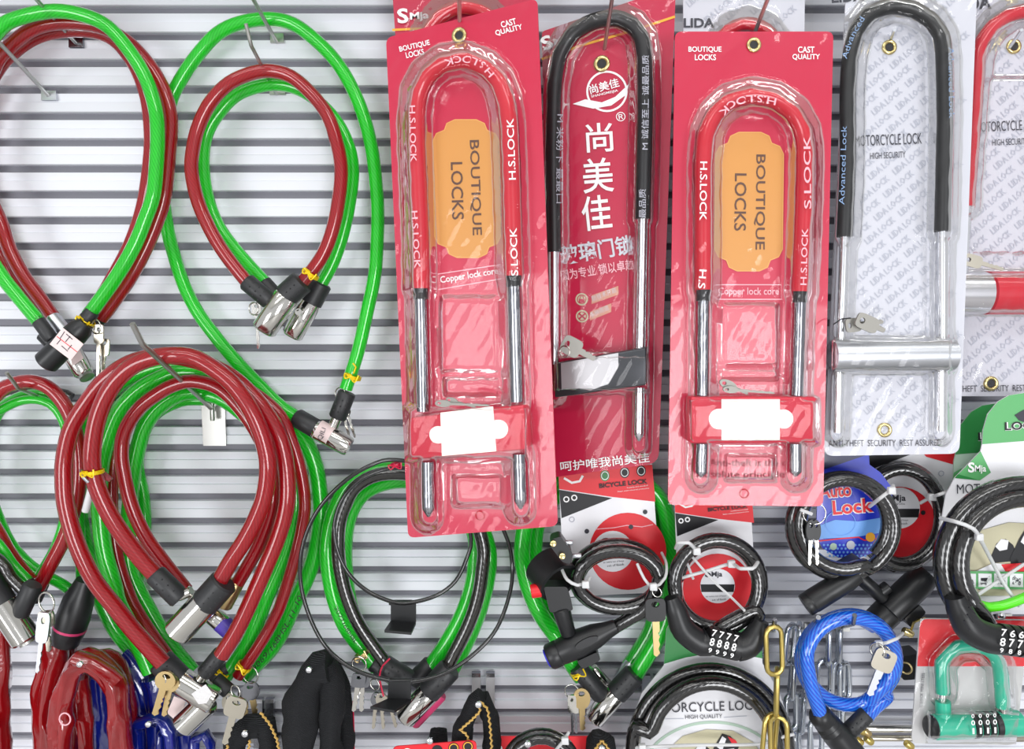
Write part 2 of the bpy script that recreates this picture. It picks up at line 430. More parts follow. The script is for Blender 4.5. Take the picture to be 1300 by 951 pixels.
def sleeve(name, a, b, off, r, m, parent, ribs=True):
    o = cyl(name, a, b, off, r, m, parent, e=.06)
    if ribs:
        oa, ob = off if isinstance(off, (tuple, list)) else (off, off)
        A, B = P(*a, oa), P(*b, ob); s = W((oa+ob)/2); T = (B-A).normalized(); fr = Vector((0, -1, 0)); fr = (fr-T*fr.dot(T)).normalized(); sd = T.cross(fr)
        V = []; Fc = []
        for t in (.28, .5, .72):
            for q in (-.6, 0, .6):
                c = A.lerp(B, t)+(fr*math.cos(q)+sd*math.sin(q))*r*s; k = len(V); e = 1.3*s; nn = (fr*math.cos(q)+sd*math.sin(q)); s2 = T.cross(nn)
                V += [c+T*e, c+s2*e, c-T*e, c-s2*e, c+nn*e*.7]
                Fc += [(k, k+1, k+4), (k+1, k+2, k+4), (k+2, k+3, k+4), (k+3, k, k+4)]
        obj('grip_dots', V, Fc, m, o, smooth=False)
    return o
def strap(name, path, off, wpx, thick, m, parent, seg=20, wr=.16, step=.005, seed=0):
    """flat soft sleeve following pixels: broad side to the viewer, wrinkled"""
    pts = catmull(pts3(path, off), step); s = W(moff(path, off)); n = len(pts); V = []; Fc = []; rnd = random.Random(seed); ph = [rnd.random()*6 for _ in range(6)]
    for i in range(n):
        T = (pts[min(i+1, n-1)]-pts[max(i-1, 0)]).normalized(); out = Vector((0, -1, 0)); sd = T.cross(out).normalized(); out = sd.cross(T).normalized()
        wv = wpx*s*(1+.12*math.sin(i*.55+ph[0])+.08*math.sin(i*1.3+ph[1]))
        for k in range(seg):
            a = 2*PI*k/seg
            q = 1+wr*math.sin(3*a+ph[2]+i*.18)*1.2+wr*math.sin(5*a+ph[3]-i*.33)+wr*.6*math.sin(7*a+i*.7+ph[4])
            V.append(pts[i]+sd*math.cos(a)*wv*(1+.08*math.sin(i*.9+a))+out*math.sin(a)*thick*q)
    for i in range(n-1):
        for k in range(seg):
            k2 = (k+1) % seg; Fc.append((i*seg+k, i*seg+k2, (i+1)*seg+k2, (i+1)*seg+k))
    Fc.append(tuple(range(seg-1, -1, -1))); Fc.append(tuple((n-1)*seg+k for k in range(seg)))
    return obj(name, V, Fc, m, parent, sharp=1.4)
def coil(cx, cy, rx, ry, a0, a1, off0, off1, shrink=0., wob=0., dx=0., dy=0.):
    """pixels of a wound cable, angles in degrees clockwise on the picture from +x"""
    n = max(4, int(abs(a1-a0)/18)); out = []
    for i in range(n+1):
        t = i/n; a = math.radians(a0+(a1-a0)*t); k = 1-shrink*t+wob*math.sin(a*1.5)
        out.append((cx+dx*t+rx*k*math.cos(a), cy+dy*t+ry*k*math.sin(a), off0+(off1-off0)*t))
    return out
def hook(label, base, knee, tip, r=2.2, plate=None, m=None, mp=None, group='wire display hooks on the slat wall', ball=False):
    """base/knee/tip: (px, py, off). A wire arm from a plate in the slot"""
    h = thing('display_hook', label, 'hook', P(base[0], base[1], 0), group)
    path = [P(base[0], base[1], -.004), P(*base)]+([P(*knee)] if knee else [])+[P(*tip)]
    pts = []
    for i in range(len(path)-1): pts += [path[i].lerp(path[i+1], k/6) for k in range(6)]
    pts.append(path[-1]); s = W(base[2])
    V, Fc, U = tube_data(pts, r*s, 10); obj('wire_arm', V, Fc, m or M_STEEL, h, uvs=U, sharp=1.)
    x, y = base[0], base[1]; q = plate or [(x-9, y-6), (x+9, y-6), (x+9, y+6), (x-9, y+6)]
    pl = Flat(.0012); prism('base_plate', pl, q, -.0012, .0012, mp or M_STEEL, h)
    if ball: lathe3('end_cap', P(*tip), P(*tip)+Vector((0, -.003, 0)), [(0, r*s*.8), (.2, r*s*1.5), (.8, r*s*1.5), (1, r*s*.8)], M_SILVER, h, 12)
    return h

# ================================================================== the setting
PITCHZ, Z0 = .0192142, .202934      # slat pitch, height of the first slot seen at the top
X0, X1 = -1.0, 1.0
K0, K1 = -3, 88
ztop, zbot = Z0-PITCHZ*K0+.003, Z0-PITCHZ*K1
wall = obj('wall_back', [(X0, .0055, zbot), (X1, .0055, zbot), (X1, .0055, ztop), (X0, .0055, ztop), (X0, .02, zbot), (X1, .02, zbot), (X1, .02, ztop), (X0, .02, ztop)],
           [(3, 2, 1, 0)[::-1], (4, 5, 6, 7)[::-1], (0, 1, 5, 4)[::-1], (2, 3, 7, 6)[::-1], (1, 2, 6, 5)[::-1], (0, 4, 7, 3)], M_GAP, smooth=False)
wall['kind'] = 'structure'; wall['label'] = 'white horizontal slat display wall with grey slots'
prof = [(.0010, -.0026), (-.0004, -.0030), (.0010, -.0088), (-.0006, -.0093), (-.0006, -.0160), (.0006, -.0165), (.006, -.0165), (.006, -.0026)]
sm = None
for k in range(K0, K1):
    z = Z0-PITCHZ*k
    if sm is None:
        V = [(x, y, zz) for x in (X0, X1) for y, zz in prof]; n = len(prof)
        Fc = [(i, (i+1) % n, (i+1) % n+n, i+n) for i in range(n)]+[tuple(range(n))[::-1], tuple(range(n, 2*n))]
        s0 = obj('slat', [(x, y, zz+z) for x, y, zz in V], Fc, M_WALL, wall, smooth=False)
        bm = bmesh.new(); bm.from_mesh(s0.data); bmesh.ops.recalc_face_normals(bm, faces=bm.faces); bm.to_mesh(s0.data); bm.free()
        sm = s0.data; zb = s0.location.z
    else:
        o = bpy.data.objects.new('slat', sm); COL.objects.link(o); o.parent = wall
        o.location = (s0.location.x, s0.location.y, zb-PITCHZ*(k-K0))
hdr = obj('trim_1', [(x, y, z) for y in (-.09, .02) for x, z in ((X0, ztop), (X1, ztop), (X1, ztop+.12), (X0, ztop+.12))],
          [(0, 1, 2, 3), (7, 6, 5, 4), (0, 4, 5, 1), (1, 5, 6, 2), (2, 6, 7, 3), (3, 7, 4, 0)], mat('header_grey', (200, 198, 190), .5), smooth=False)
for nm, z, rgb, lab in (('floor', -1.5, (176, 174, 172), 'grey tiled shop floor below the display'), ('ceiling', 1.6, (214, 214, 210), 'white shop ceiling above the aisle')):
    o = obj(nm, [(-3, .02, z), (3, .02, z), (3, -5, z), (-3, -5, z), (-3, .02, z-.02), (3, .02, z-.02), (3, -5, z-.02), (-3, -5, z-.02)],
            [(3, 2, 1, 0), (4, 5, 6, 7), (0, 1, 5, 4), (1, 2, 6, 5), (2, 3, 7, 6), (3, 0, 4, 7)], mat('shop_'+nm, rgb, .6, noise=.08, nscale=6), smooth=False)
    o['kind'] = 'structure'; o['label'] = lab
hdr['kind'] = 'structure'; hdr['label'] = 'grey header board above the slat wall'

# ================================================================== hooks at the left
def ext(a, b, off):            # follow the straight arm a->b out to a distance off the wall
    A, B = P(*a), P(*b); d = B-A; t = (-off-A.y)/d.y; p = A+d*t
    v = p-CAMP; z = v.dot(FW); return (650+F*v.x/z, 475.5-F*v.dot(UP)/z, off)
hook('steel wire hook under the top of the upper left red and green loops', (96, 54, .002), None, ext((96, 54, .002), (47, 0, .05), .12), 2.4, mp=M_DSTEEL)
hook('empty steel wire hook on the third slat at the upper left edge', (61, 121, .002), None, ext((61, 121, .002), (0, 55, .06), .10), 2.4, [(52, 115), (71, 115), (71, 127), (52, 127)], mp=M_BRUSH)
hook('steel wire hook holding the large bright green loop', (351, 53, .002), None, ext((351, 53, .002), (322, 0, .05), .11), 2.4, [(343, 42), (360, 42), (360, 54), (343, 54)])
hook('steel wire hook with bent tip holding the small red loop', (351, 119, .002), (319, 58, .055), (312, 30, .062), 2.2, [(342, 110), (362, 110), (362, 120), (342, 120)])
hook('steel hook with bent tip at the left edge holding red, green and black loops', (69, 512, .002), (23, 493, .055), (8, 473, .065), 2.2, [(60, 500), (75, 500), (75, 518), (60, 518)], mp=M_STEEL)
hf_ = hook('long steel hook on a wide plate carrying the thick red loops', (270, 520, .006), (181, 437, .115), (168, 411, .125), 3.0,
           [(255, 507), (285, 503), (287, 566), (258, 566)], m=M_STEEL, mp=M_STEEL)
cyl('prong', (270, 534), (269, 508), .008, 3, M_STEEL, hf_)

# ================================================================== cable locks, upper left
t = thing('cable_lock', 'red cable lock in upper left pair with rightmost strand outside the green one', 'cable lock', P(90, 470, .02))
tube('cable', [(70, 406), (52, 380), (30, 350), (12, 316), (0, 280), (-18, 240), (-28, 200), (-25, 140), (-8, 85), (9, 62), (40, 38), (75, 29), (120, 32), (150, 45), (172, 62), (195, 90), (210, 120), (217, 152), (215, 190), (209, 248), (200, 279), (187, 311), (168, 348), (147, 379), (128, 405)], (.03, .025, .03), 8.6, M_RED, t)
cyl('metal_sleeve', (66, 402), (84, 424), (.032, .034), 9, M_BRUSH, t)
cyl('cylinder_body', (76, 424), (108, 475), (.022, .024), 12.5, M_CHROME, t)
cyl('lock_face', (105, 470), (111, 480), (.0235, .026), 9, M_STEEL, t)
prism('paper_label', Flat(.032), [(88, 452), (101, 444), (106, 455), (92, 465)], 0, .0003, M_LABEL, t)
sleeve('end_sleeve', (132, 398), (121, 413), .026, 8, M_SLEEVE, t, False)

t = thing('cable_lock', 'second red cable lock in upper left pair, mostly hidden behind the green strand', 'cable lock', P(60, 420, .014))
tube('cable', [(48, 400), (30, 377), (12, 348), (0, 322), (-25, 270), (-36, 210), (-28, 140), (-4, 90), (20, 64), (50, 46), (88, 39), (125, 42), (150, 56), (172, 86), (186, 125), (191, 171), (189, 210), (181, 262), (165, 310), (143, 352), (122, 388), (112, 405)], (.014, .012, .014), 8, M_RED, t)
sleeve('end_sleeve', (112, 402), (96, 420), .015, 9, M_SLEEVE, t, False)
sleeve('end_sleeve', (46, 396), (66, 424), .015, 9, M_SLEEVE, t, False)

t = thing('cable_lock', 'green cable lock in upper left corner with black labelled body', 'cable lock', P(80, 470, .045))
tube('cable', [(49, 408), (24, 378), (0, 347), (-28, 300), (-48, 230), (-50, 150), (-32, 85), (0, 36), (30, 21), (71, 14), (108, 20), (137, 34), (163, 63), (184, 97), (197, 137), (200, 171), (198.5, 210), (194.6, 248), (184, 279), (171, 311), (150, 348), (126, 382), (112, 401)], (.045, .038, .045), 8.8, M_GREEN, t)
sleeve('end_sleeve', (46, 404), (66, 431), .045, 8.5, M_SLEEVE, t, False)
cyl('cylinder_body', (110, 410), (57, 462), .05, 15.5, M_PLASTIC, t, prof=[(0, 9), (.12, 14), (.3, 15.5), (.97, 15.5), (1, 13)])
cyl('side_knob', (54, 424), (72, 443), .043, 9, M_PLASTIC, t)
sleeve('end_sleeve', (118, 395), (101, 416), .046, 9, M_SLEEVE, t, False)
lb = prism('paper_label', Flat(.0595), [(79.5, 416), (106, 437), (90, 457.5), (63, 437)], 0, .0004, M_LABEL, t)
band('printed_line', Flat(.0599), [(72, 427), (98, 447)], .9, M_PRED, lb, .0002)
for a, b in (((76, 430), (82, 421)), ((83, 434), (89, 427)), ((72, 437), (77, 431)), ((86, 444), (91, 438)), ((78, 439), (86, 446)), ((84, 424), (92, 431))):
    band('printed_stroke', Flat(.0599), [a, b], 1, M_INK, lb, .0002)
tie(t, (110, 408), 2.2, 9, .046)
ring(t, (122, 415), 9, .05)
key(t, (125, 412), (124, 484), .048, 12, M_KEY, .34, False)
key(t, (133, 430), (130, 474), .044, 12, M_KEY, .5, False)

# big green loop
t = thing('cable_lock', 'large single bright green cable lock with chrome labelled body', 'cable lock', P(420, 570, .03))
tube('cable', [(380, 532), (354, 514), (332, 492), (304, 463), (279, 434), (252, 398), (234, 363), (221, 324), (212, 287), (207, 240), (208, 180), (216, 131), (229, 102), (250, 71), (276, 43), (305, 29), (342, 24), (373, 31), (405, 55), (431, 84), (450, 118), (463, 152), (472, 189), (477, 229), (479.5, 265), (479, 300), (476, 347), (466.5, 394), (454, 448), (439, 494)], (.0225, .010, .016, .022, .026), 8.4, M_GREEN, t)
sleeve('end_sleeve', (376, 530), (404, 546), (.0235, .029), 12.5, M_SLEEVE, t, False)
cyl('cylinder_body', (400, 544), (444, 568), .03, 13, M_CHROME, t, e=.08)
cyl('label_wrap', (403, 545), (420, 554.5), .03, 13.25, M_LABEL, t, e=.001)
text('QILI', Flat(.0375), [(409, 560), (415, 545)], 7, M_INK, t)
sleeve('end_sleeve', (441, 498), (428, 531), .028, 11.5, M_SLEEVE, t)
cyl('neck', (429, 528), (421, 546), .028, 7, M_CHROME, t)
tie(t, (448, 478), 1.9, 9, .026); tube('twist_tail', [(449, 474, .033), (452, 466, .034), (448, 461, .034)], 0, 1.2, M_TIE, t, 6)
ring(t, (432, 500), 8, .027)
key(t, (434, 520), (445, 560), .018, 10, M_CHROME, .3)
key(t, (438, 516), (451, 556), .015, 10, M_CHROME, .3)

# small green behind small red
t = thing('cable_lock', 'small green cable lock hanging behind the small red loop', 'cable lock', P(380, 425, .02))
tube('cable', [(340, 362), (322, 343), (300, 318), (278, 288), (264, 252), (258, 210), (262, 172), (279, 142), (305, 118), (347, 107), (385, 116), (420, 145), (440, 178), (448, 212), (445, 250), (436, 295), (423, 333), (408, 361)], (.02, .016, .02), 8, M_GREEN, t)
sleeve('end_sleeve', (334, 358), (352, 378), .02, 10, M_SLEEVE, t, False)
sleeve('cap', (408, 359), (394, 386), .02, 14, M_SLEEVE, t, False)
cyl('cylinder_body', (397, 381), (370, 427), .02, 13.5, M_CHROME, t)
t = thing('cable_lock', 'small red cable lock with fat chrome body below its bent hook', 'cable lock', P(345, 420, .04))
tube('cable', [(315, 360), (297, 338), (279, 313), (263, 284), (250, 252), (243, 215), (246, 184), (253, 158), (268, 129), (292, 105), (323, 92), (347, 90.5), (371, 98), (397, 121), (416, 147), (427, 179), (433, 212), (431, 246), (424, 285), (414, 315), (402, 336), (384, 358)], (.036, .032, .036), 8.6, M_RED, t)
sleeve('end_sleeve', (312, 357), (343, 383), .036, 11.5, M_SLEEVE, t)
sleeve('cap', (384, 357), (362, 377), .04, 16, M_SLEEVE, t)
cyl('cylinder_body', (365, 375), (334, 420), .04, 16, M_CHROME, t)
tie(t, (395, 348), 2.2, 9, .038)
ring(t, (322, 392), 8, .03)
key(t, (325, 384), (328, 443), .028, 12, M_CHROME, .3, False)
key(t, (377, 392), (385, 411), .045, 9, M_CHROME, .4)

# ================================================================== left edge group
t = thing('cable_lock', 'red cable lock at left edge, outermost loop on the left edge hook', 'cable lock', P(45, 750, .04))
tube('cable', [(39, 738), (25, 721), (11, 702), (0, 682), (-22, 640), (-30, 580), (-20, 525), (0, 496), (18, 487), (38, 484), (60, 491), (76, 506), (88, 526), (97, 555), (101, 595), (96, 640), (82, 682), (67, 712), (49, 746)], (.036, .040, .040), 9, M_RED, t)
t2 = sleeve('end_sleeve', (52, 740), (42, 762), .034, 10.5, M_SLEEVE, t, False)
cyl('cylinder_body', (108, 736), (82, 818), .038, 19, M_PLASTIC, t, prof=[(0, 11), (.08, 13), (.3, 19), (.6, 21), (.8, 20), (.98, 17), (1, 15)])
cyl('coloured_ring', (89.5, 795), (88.5, 798), .038, 20.6, M_PINKRING, t, e=.01)
ring(t, (59, 765), 13, .068, 1.3, tilt=.35)
key(t, (57, 776), (62, 828), .067, 20, M_KEY, .4, False)
key(t, (56, 778), (47, 855), .0745, 16, M_BRUSH, .5, False)
t = thing('cable_lock', 'green cable lock at left edge whose strand crosses behind the black key body', 'cable lock', P(90, 750, .014))
tube('cable', [(92, 752), (79, 742), (53, 728), (32, 712), (14, 691), (0, 663), (-14, 620), (-16, 560), (0, 521), (21, 506), (42, 501), (64, 505), (82, 525), (92, 560), (98, 620), (102, 690), (104, 738)], (.021, .021, .021), 7, M_GREEN, t)
sleeve('end_sleeve', (88, 748), (103, 764), .021, 8, M_SLEEVE, t, False)
t = thing('cable_lock', 'thinner green cable lock at left edge ending in black sleeve by chrome body', 'cable lock', P(35, 745, .05))
tube('cable', [(38, 740), (16, 716), (0, 693), (-38, 650), (-52, 590), (-34, 545), (2, 520), (30, 508), (55, 509), (72, 520), (84, 545), (90, 590), (86, 640), (72, 690), (50, 730)], (.0475, .0475, .035, .029, .029, .029, .029), 6, M_GREEN, t)
sleeve('end_sleeve', (34, 737), (44, 754), .0475, 8, M_SLEEVE, t, False)
t = thing('cable_lock', 'smoky black cable lock at left edge with chrome cylinder body', 'cable lock', P(20, 810, .04))
tube('cable', [(33, 752), (14, 733), (0, 712), (-50, 670), (-64, 600), (-44, 540), (4, 507), (35, 497), (65, 498), (84, 501), (90, 505)], (.060, .058, .03, .0065, .0065, .0065), 7, M_SMOKE, t)
sleeve('end_sleeve', (42, 742), (24, 781), .06, 12, M_SLEEVE, t, False)
cyl('neck', (25, 778), (20, 790), .06, 7, M_CHROME, t)
sleeve('cap', (-20, 732), (4, 769), .06, 18, M_SLEEVE, t, False)
cyl('cylinder_body', (2, 765), (34, 814), .06, 18, M_CHROME, t, e=.04)
cyl('lock_face', (33, 812), (36, 817), .06, 10, M_STEEL, t)

# ================================================================== the thick bundle on the long hook
t = thing('cable_lock', 'green cable lock in the bundle, outermost green strand with handwriting', 'cable lock', P(250, 860, .02))
tube('cable', [(190, 856), (167, 824), (145, 795), (122, 745), (107, 690), (100, 650), (98, 610), (104, 560), (125, 515), (160, 482), (215, 464), (270, 470), (325, 499), (362, 533), (385, 556), (400, 590), (406, 628), (407, 660), (400, 703), (390, 733), (377, 760), (350, 816), (310, 859)], (.009, .009, .009), 10.5, M_GREEN, t)
text('9069/168HSL-11-10', Flat(.0185), [(324, 852), (350, 822), (371, 787), (384, 758)], 6.5, M_BLK, t, shear=.2)
sleeve('end_sleeve', (182, 848), (200, 874), .0105, 12, M_SLEEVE, t, False)
t = thing('cable_lock', 'green cable lock in the bundle, innermost green loop against the wall', 'cable lock', P(240, 850, .014))
tube('cable', [(244, 852), (218, 821), (201, 795), (184, 765), (170, 738), (163, 713), (163, 670), (168, 610), (175, 570), (184, 541), (199, 520), (221, 504), (246, 498), (285, 508), (330, 545), (365, 590), (375, 620), (376, 645), (372, 669), (362, 703), (338, 760), (316, 814), (287, 858)], (.021, .021, .021), 10, M_GREEN, t)
sleeve('end_sleeve', (294, 848), (270, 862), .021, 10, M_SLEEVE, t, False)
tie(t, (285, 852), 2.2, 10, .021)
t = thing('cable_lock', 'green cable lock in the bundle just inside the thick red front loop', 'cable lock', P(190, 850, .03))
tube('cable', [(191, 853), (171, 806), (151, 768), (144, 741), (133, 703), (128, 666), (126, 620), (130, 581), (142, 543), (154, 518), (176, 496), (202, 481), (231, 472), (272, 480), (315, 518), (342, 570), (350, 612), (348, 655), (338, 690)], (.045, .045, .045), 10.5, M_GREEN, t)
t = thing('cable_lock', 'green cable strand bulging right of the dark red one in the bundle', 'cable lock', P(185, 690, .012))
tube('cable', [(172, 760), (182, 700), (185, 660), (182, 625), (176, 596), (178, 560), (196, 528), (230, 510), (262, 508)], .008, 7, M_GREEN, t)
t = thing('cable_lock', 'dark red cable lock at the back of the bundle, rightmost red strand', 'cable lock', P(240, 860, .02))
tube('cable', [(216, 837), (197, 811), (181, 787), (166, 760), (153, 722), (147, 696), (142, 650), (143, 600), (148, 560), (165, 522), (200, 494), (245, 481), (300, 487), (351, 522), (371, 562), (382, 600), (387, 637), (384, 666), (376, 703), (359, 760), (350, 782), (331, 816), (302, 859)], (.033, .033, .033), 8, M_RED, t)
tie(t, (310, 846), 2.2, 8, .033)
ring(t, (318, 857), 11, .034, tilt=.3)
key(t, (316, 866), (327, 921), .034, 22, M_DSTEEL, .42, True, M_KEYG)
key(t, (310, 872), (313, 920), .031, 18, M_DSTEEL, .42, True, M_KEYG)
ring(t, (299, 878), 8, .068)
key(t, (302, 886), (285, 946), .07, 27, M_KEY, .42, False)
key(t, (290, 880), (297, 938), .036, 20, M_KEY, .45)
t = thing('cable_lock', 'dark red cable lock in the bundle with brass sleeve and purple wrapped body', 'cable lock', P(280, 790, .04))
tube('cable', [(237, 750), (206, 711), (183, 678), (166, 639), (157, 600), (154, 575), (158, 548), (175, 520), (199, 501), (221, 489), (246, 484), (280, 494), (310, 525), (334, 565), (345, 604), (346, 637), (339, 666), (325, 700), (299, 745)], (.0565, .0565, .0565), 9, M_RED, t)
cyl('metal_sleeve', (301, 738), (284, 770), .0565, 10.5, M_KEYG, t)
cyl('neck', (234, 746), (246, 758), .0565, 6, M_CHROME, t)
cyl('cylinder_body', (258, 770), (296, 804), .052, 12, M_CHROME, t)
cyl('label_wrap', (280, 790), (292, 800.5), .052, 12.2, M_PURPLE, t, e=.001)
text('2077 HSL16', Flat(.063), [(297, 708), (314, 684), (331, 650)], 6, M_BLK, t)
t = thing('cable_lock', 'thick red cable lock at the front of the bundle, largest loop with two bodies below', 'cable lock', P(250, 910, .06))
tube('cable', [(207, 842), (171, 802), (148, 773), (122, 740), (104, 706), (91, 671), (83, 637), (81, 609), (82, 581), (91, 543), (111, 510), (133, 483), (165, 461), (205, 452), (245, 457), (285, 473), (318, 500), (340, 528), (355, 556), (363, 590), (365, 628), (361, 656), (352, 685), (341, 712), (324, 751), (311, 780), (298, 805), (281, 832)], (.0685, .0685, .0685), 10.8, M_RED, t)
sleeve('cap', (203, 838), (232, 867), .062, 17, M_SLEEVE, t)
cyl('cylinder_body', (227, 863), (273, 891), .062, 17.5, M_CHROME, t)
prism('paper_label', Flat(.0725), [(243, 881), (261, 869), (270, 881), (262, 893), (252, 894)], 0, .0003, mat('crumpled_label', (214, 212, 212), .4, bump=.8, bscale=300), t)
sleeve('end_sleeve', (282, 828), (259, 856), .062, 11, M_SLEEVE, t)
cyl('neck', (262, 852), (252, 866), .062, 7, M_CHROME, t)
sleeve('spare_sleeve', (291, 878), (272, 862), .045, 10, M_SLEEVE, t, False)
cyl('spare_body', (264, 890), (232, 922), .06, 17, M_CHROME, t)
prism('paper_label', Flat(.052), [(221, 884), (236, 890), (226, 918), (212, 905)], 0, .0004, M_LABEL, t)
ring(t, (206, 862), 7, .074)
key(t, (213, 853), (196, 909), .076, 26, M_KEYG, .42)
key(t, (218, 858), (208, 910), .073, 22, M_KEYG, .4)
t = thing('cable_lock', 'thick red cable lock in front with short loop, tie tag and wide chrome body', 'cable lock', P(240, 800, .07))
tube('cable', [(200, 733), (176, 706), (149, 669), (131, 637), (120.5, 609), (117, 588), (118, 562), (125, 526), (141, 492), (165, 467), (193, 454.5), (221, 451), (250, 455.5), (287, 480), (310, 507), (325, 534), (335, 562), (340, 592), (336, 628), (326, 656), (311, 685), (294, 711), (279, 737)], (.075, .085, .075), 11, M_RED, t)
sleeve('end_sleeve', (196, 728), (229, 761), .075, 14, M_SLEEVE, t)
cyl('neck', (226, 757), (243, 750), .074, 7, M_CHROME, t)
sleeve('cap', (285, 738), (258, 768), .075, 19, M_SLEEVE, t)
cyl('cylinder_body', (262, 763), (224, 804), .075, 19, M_CHROME, t, e=.04)
tie(t, (118, 599), 1.5, 11.5, .08)
tube('tag_strap', [(103, 598, .076), (106, 606, .086), (112, 612, .084)], 0, 2.4, M_BRUSH, t, 8)
cyl('tag', (116, 620), (108, 650), .072, 4.5, M_ZIP, t)
prism('tag_plate', Flat(.07), [(132, 598), (143, 608), (138, 612), (130, 608)], 0, .001, M_BRUSH, t)

# ================================================================== green and smoke loops below the first red card
t = thing('cable_lock', 'green cable lock below the left red card, tied to the smoky black one', 'cable lock', P(500, 860, .03))
tube('cable', [(479, 848), (462, 826), (438, 794), (422, 750), (416, 702), (420, 666), (430, 638), (446, 614), (474, 599), (510, 596), (550, 608), (585, 640), (603, 680), (603, 720), (597, 752), (585, 784), (566, 818), (547, 846)], (.026, .022, .026), 10.5, M_GREEN, t)
text('2077168HSL', Flat(.0335), [(424, 772), (436, 796), (450, 818)], 5, M_BLK, t)
sleeve('end_sleeve', (473, 840), (500, 858), .026, 12, M_SLEEVE, t, False)
sleeve('end_sleeve', (548, 842), (524, 866), .0255, 12, M_SLEEVE, t, False)
ring(t, (456, 843), 9.5, .04, 1.1, tilt=.2)
tie(t, (460, 830), 1., 9, .034, M_KEYG)
key(t, (456, 856), (449, 904), .042, 18, M_DSTEEL, .36, False, M_CHROME)
key(t, (460, 856), (459, 904), .038, 18, M_DSTEEL, .36, False, M_CHROME)
t = thing('cable_lock', 'dark green cable lock edging the smoky black loop on its right', 'cable lock', P(575, 860, .02))
tube('cable', [(500, 862), (470, 825), (450, 790), (440, 740), (438, 690), (446, 650), (468, 622), (510, 610), (560, 620), (600, 650), (619, 690), (621, 722), (613, 762), (597, 806), (573, 852)], (.010, .009, .010), 10, M_GREEN, t)
t = thing('cable_lock', 'smoky black cable lock inside the green loop with chrome capped body', 'cable lock', P(530, 900, .04))
tube('cable', [(496, 850), (478, 826), (454, 790), (438, 750), (430, 710), (430, 670), (438, 642), (452, 618), (480, 603), (520, 602), (560, 614), (595, 645), (613, 690), (612, 725), (606, 760), (593, 797), (568, 846)], (.0405, .036, .0385), 9, M_SMOKE, t)
sleeve('end_sleeve', (486, 843), (520, 864), .042, 13.5, M_SLEEVE, t)
sleeve('cap', (572, 848), (543, 880), .042, 16, M_SLEEVE, t)
cyl('cylinder_body', (549, 874), (513, 913), .042, 15, M_CHROME, t)
cyl('side_stripe', (560, 880), (524, 918), .034, 10, M_PINKRING, t)
text('HSLOCK', Flat(.0517), [(524, 902), (542, 884)], 4, M_INK, t)
tube('red_thread', [(495, 836, .052), (486, 845, .054), (482, 858, .052), (484, 872, .05), (487, 884, .05)], 0, 1.2, M_CARDRED, t, 6)
ring(t, (476, 869), 7, .045)
key(t, (478, 880), (474, 926), .04, 14, M_DSTEEL, .36, True, M_KEY)
key(t, (483, 880), (487, 926), .042, 14, M_KEY, .36)
key(t, (492, 884), (503, 924), .038, 14, M_KEY, .36)
for lab, path, pv, sh in (('large thin black wire loop with a bent plate in front of the chrome body',
        [(504, 584, .06), (470, 591, .064), (434, 614, .066), (402, 650, .066), (384, 694, .066), (382, 742, .066), (396, 790, .066), (418, 826, .066), (450, 850, .068), (490, 863, .07), (522, 865, .07), (562, 856, .07), (602, 830, .066), (631, 797, .06), (648, 750, .05), (650, 714, .044), (643, 682, .05), (620, 640, .055), (570, 600, .058)],
        [(493, 866), (521.5, 865), (521.5, 888), (492, 887)], [(470, 897), (501, 902), (521.5, 888), (492, 887)]),
        ('smaller thin black wire loop with a bent plate inside the green cable loop',
        [(502, 594, .05), (462, 606, .054), (437, 630, .056), (425, 662, .056), (427, 694, .056), (441, 726, .056), (466, 750, .056), (498, 764, .056), (522, 765, .056), (554, 756, .054), (578, 738, .05), (592, 710, .046), (598, 684, .046), (585, 640, .05), (550, 604, .05)],
        [(496, 765), (528, 764), (528, 790), (496, 788)], [(488, 800), (522, 803), (528, 790), (496, 788)])):
    t = thing('wire_loop', lab, 'wire loop', P(510, path[9][1], .06), 'black wire loops with plates')
    tube('wire', path, 0, 2.7, M_BLACKWIRE, t, 10, closed=True)
    pl = Flat(path[9][2]+.002); prism('plate', pl, pv, -.0015, .0005, M_PLASTIC, t)
    A = [pl.pt(*sh[3]), pl.pt(*sh[2])]; B = [P(*sh[0], path[9][2]+.02), P(*sh[1], path[9][2]+.02)]
    box6('lip', [A[0], A[1], B[1], B[0]]+[v-Vector((0, 0, .0018)) for v in (A[0], A[1], B[1], B[0])], M_PLASTIC, t)
    cy_ = 864.5 if path[9][1] > 800 else 765; cyl('crimp', (494, cy_), (524, cy_), path[9][2], 3.6, M_PLASTIC, t)
tie(t, (503, 590), 1.4, 5, .056, M_CARDRED)

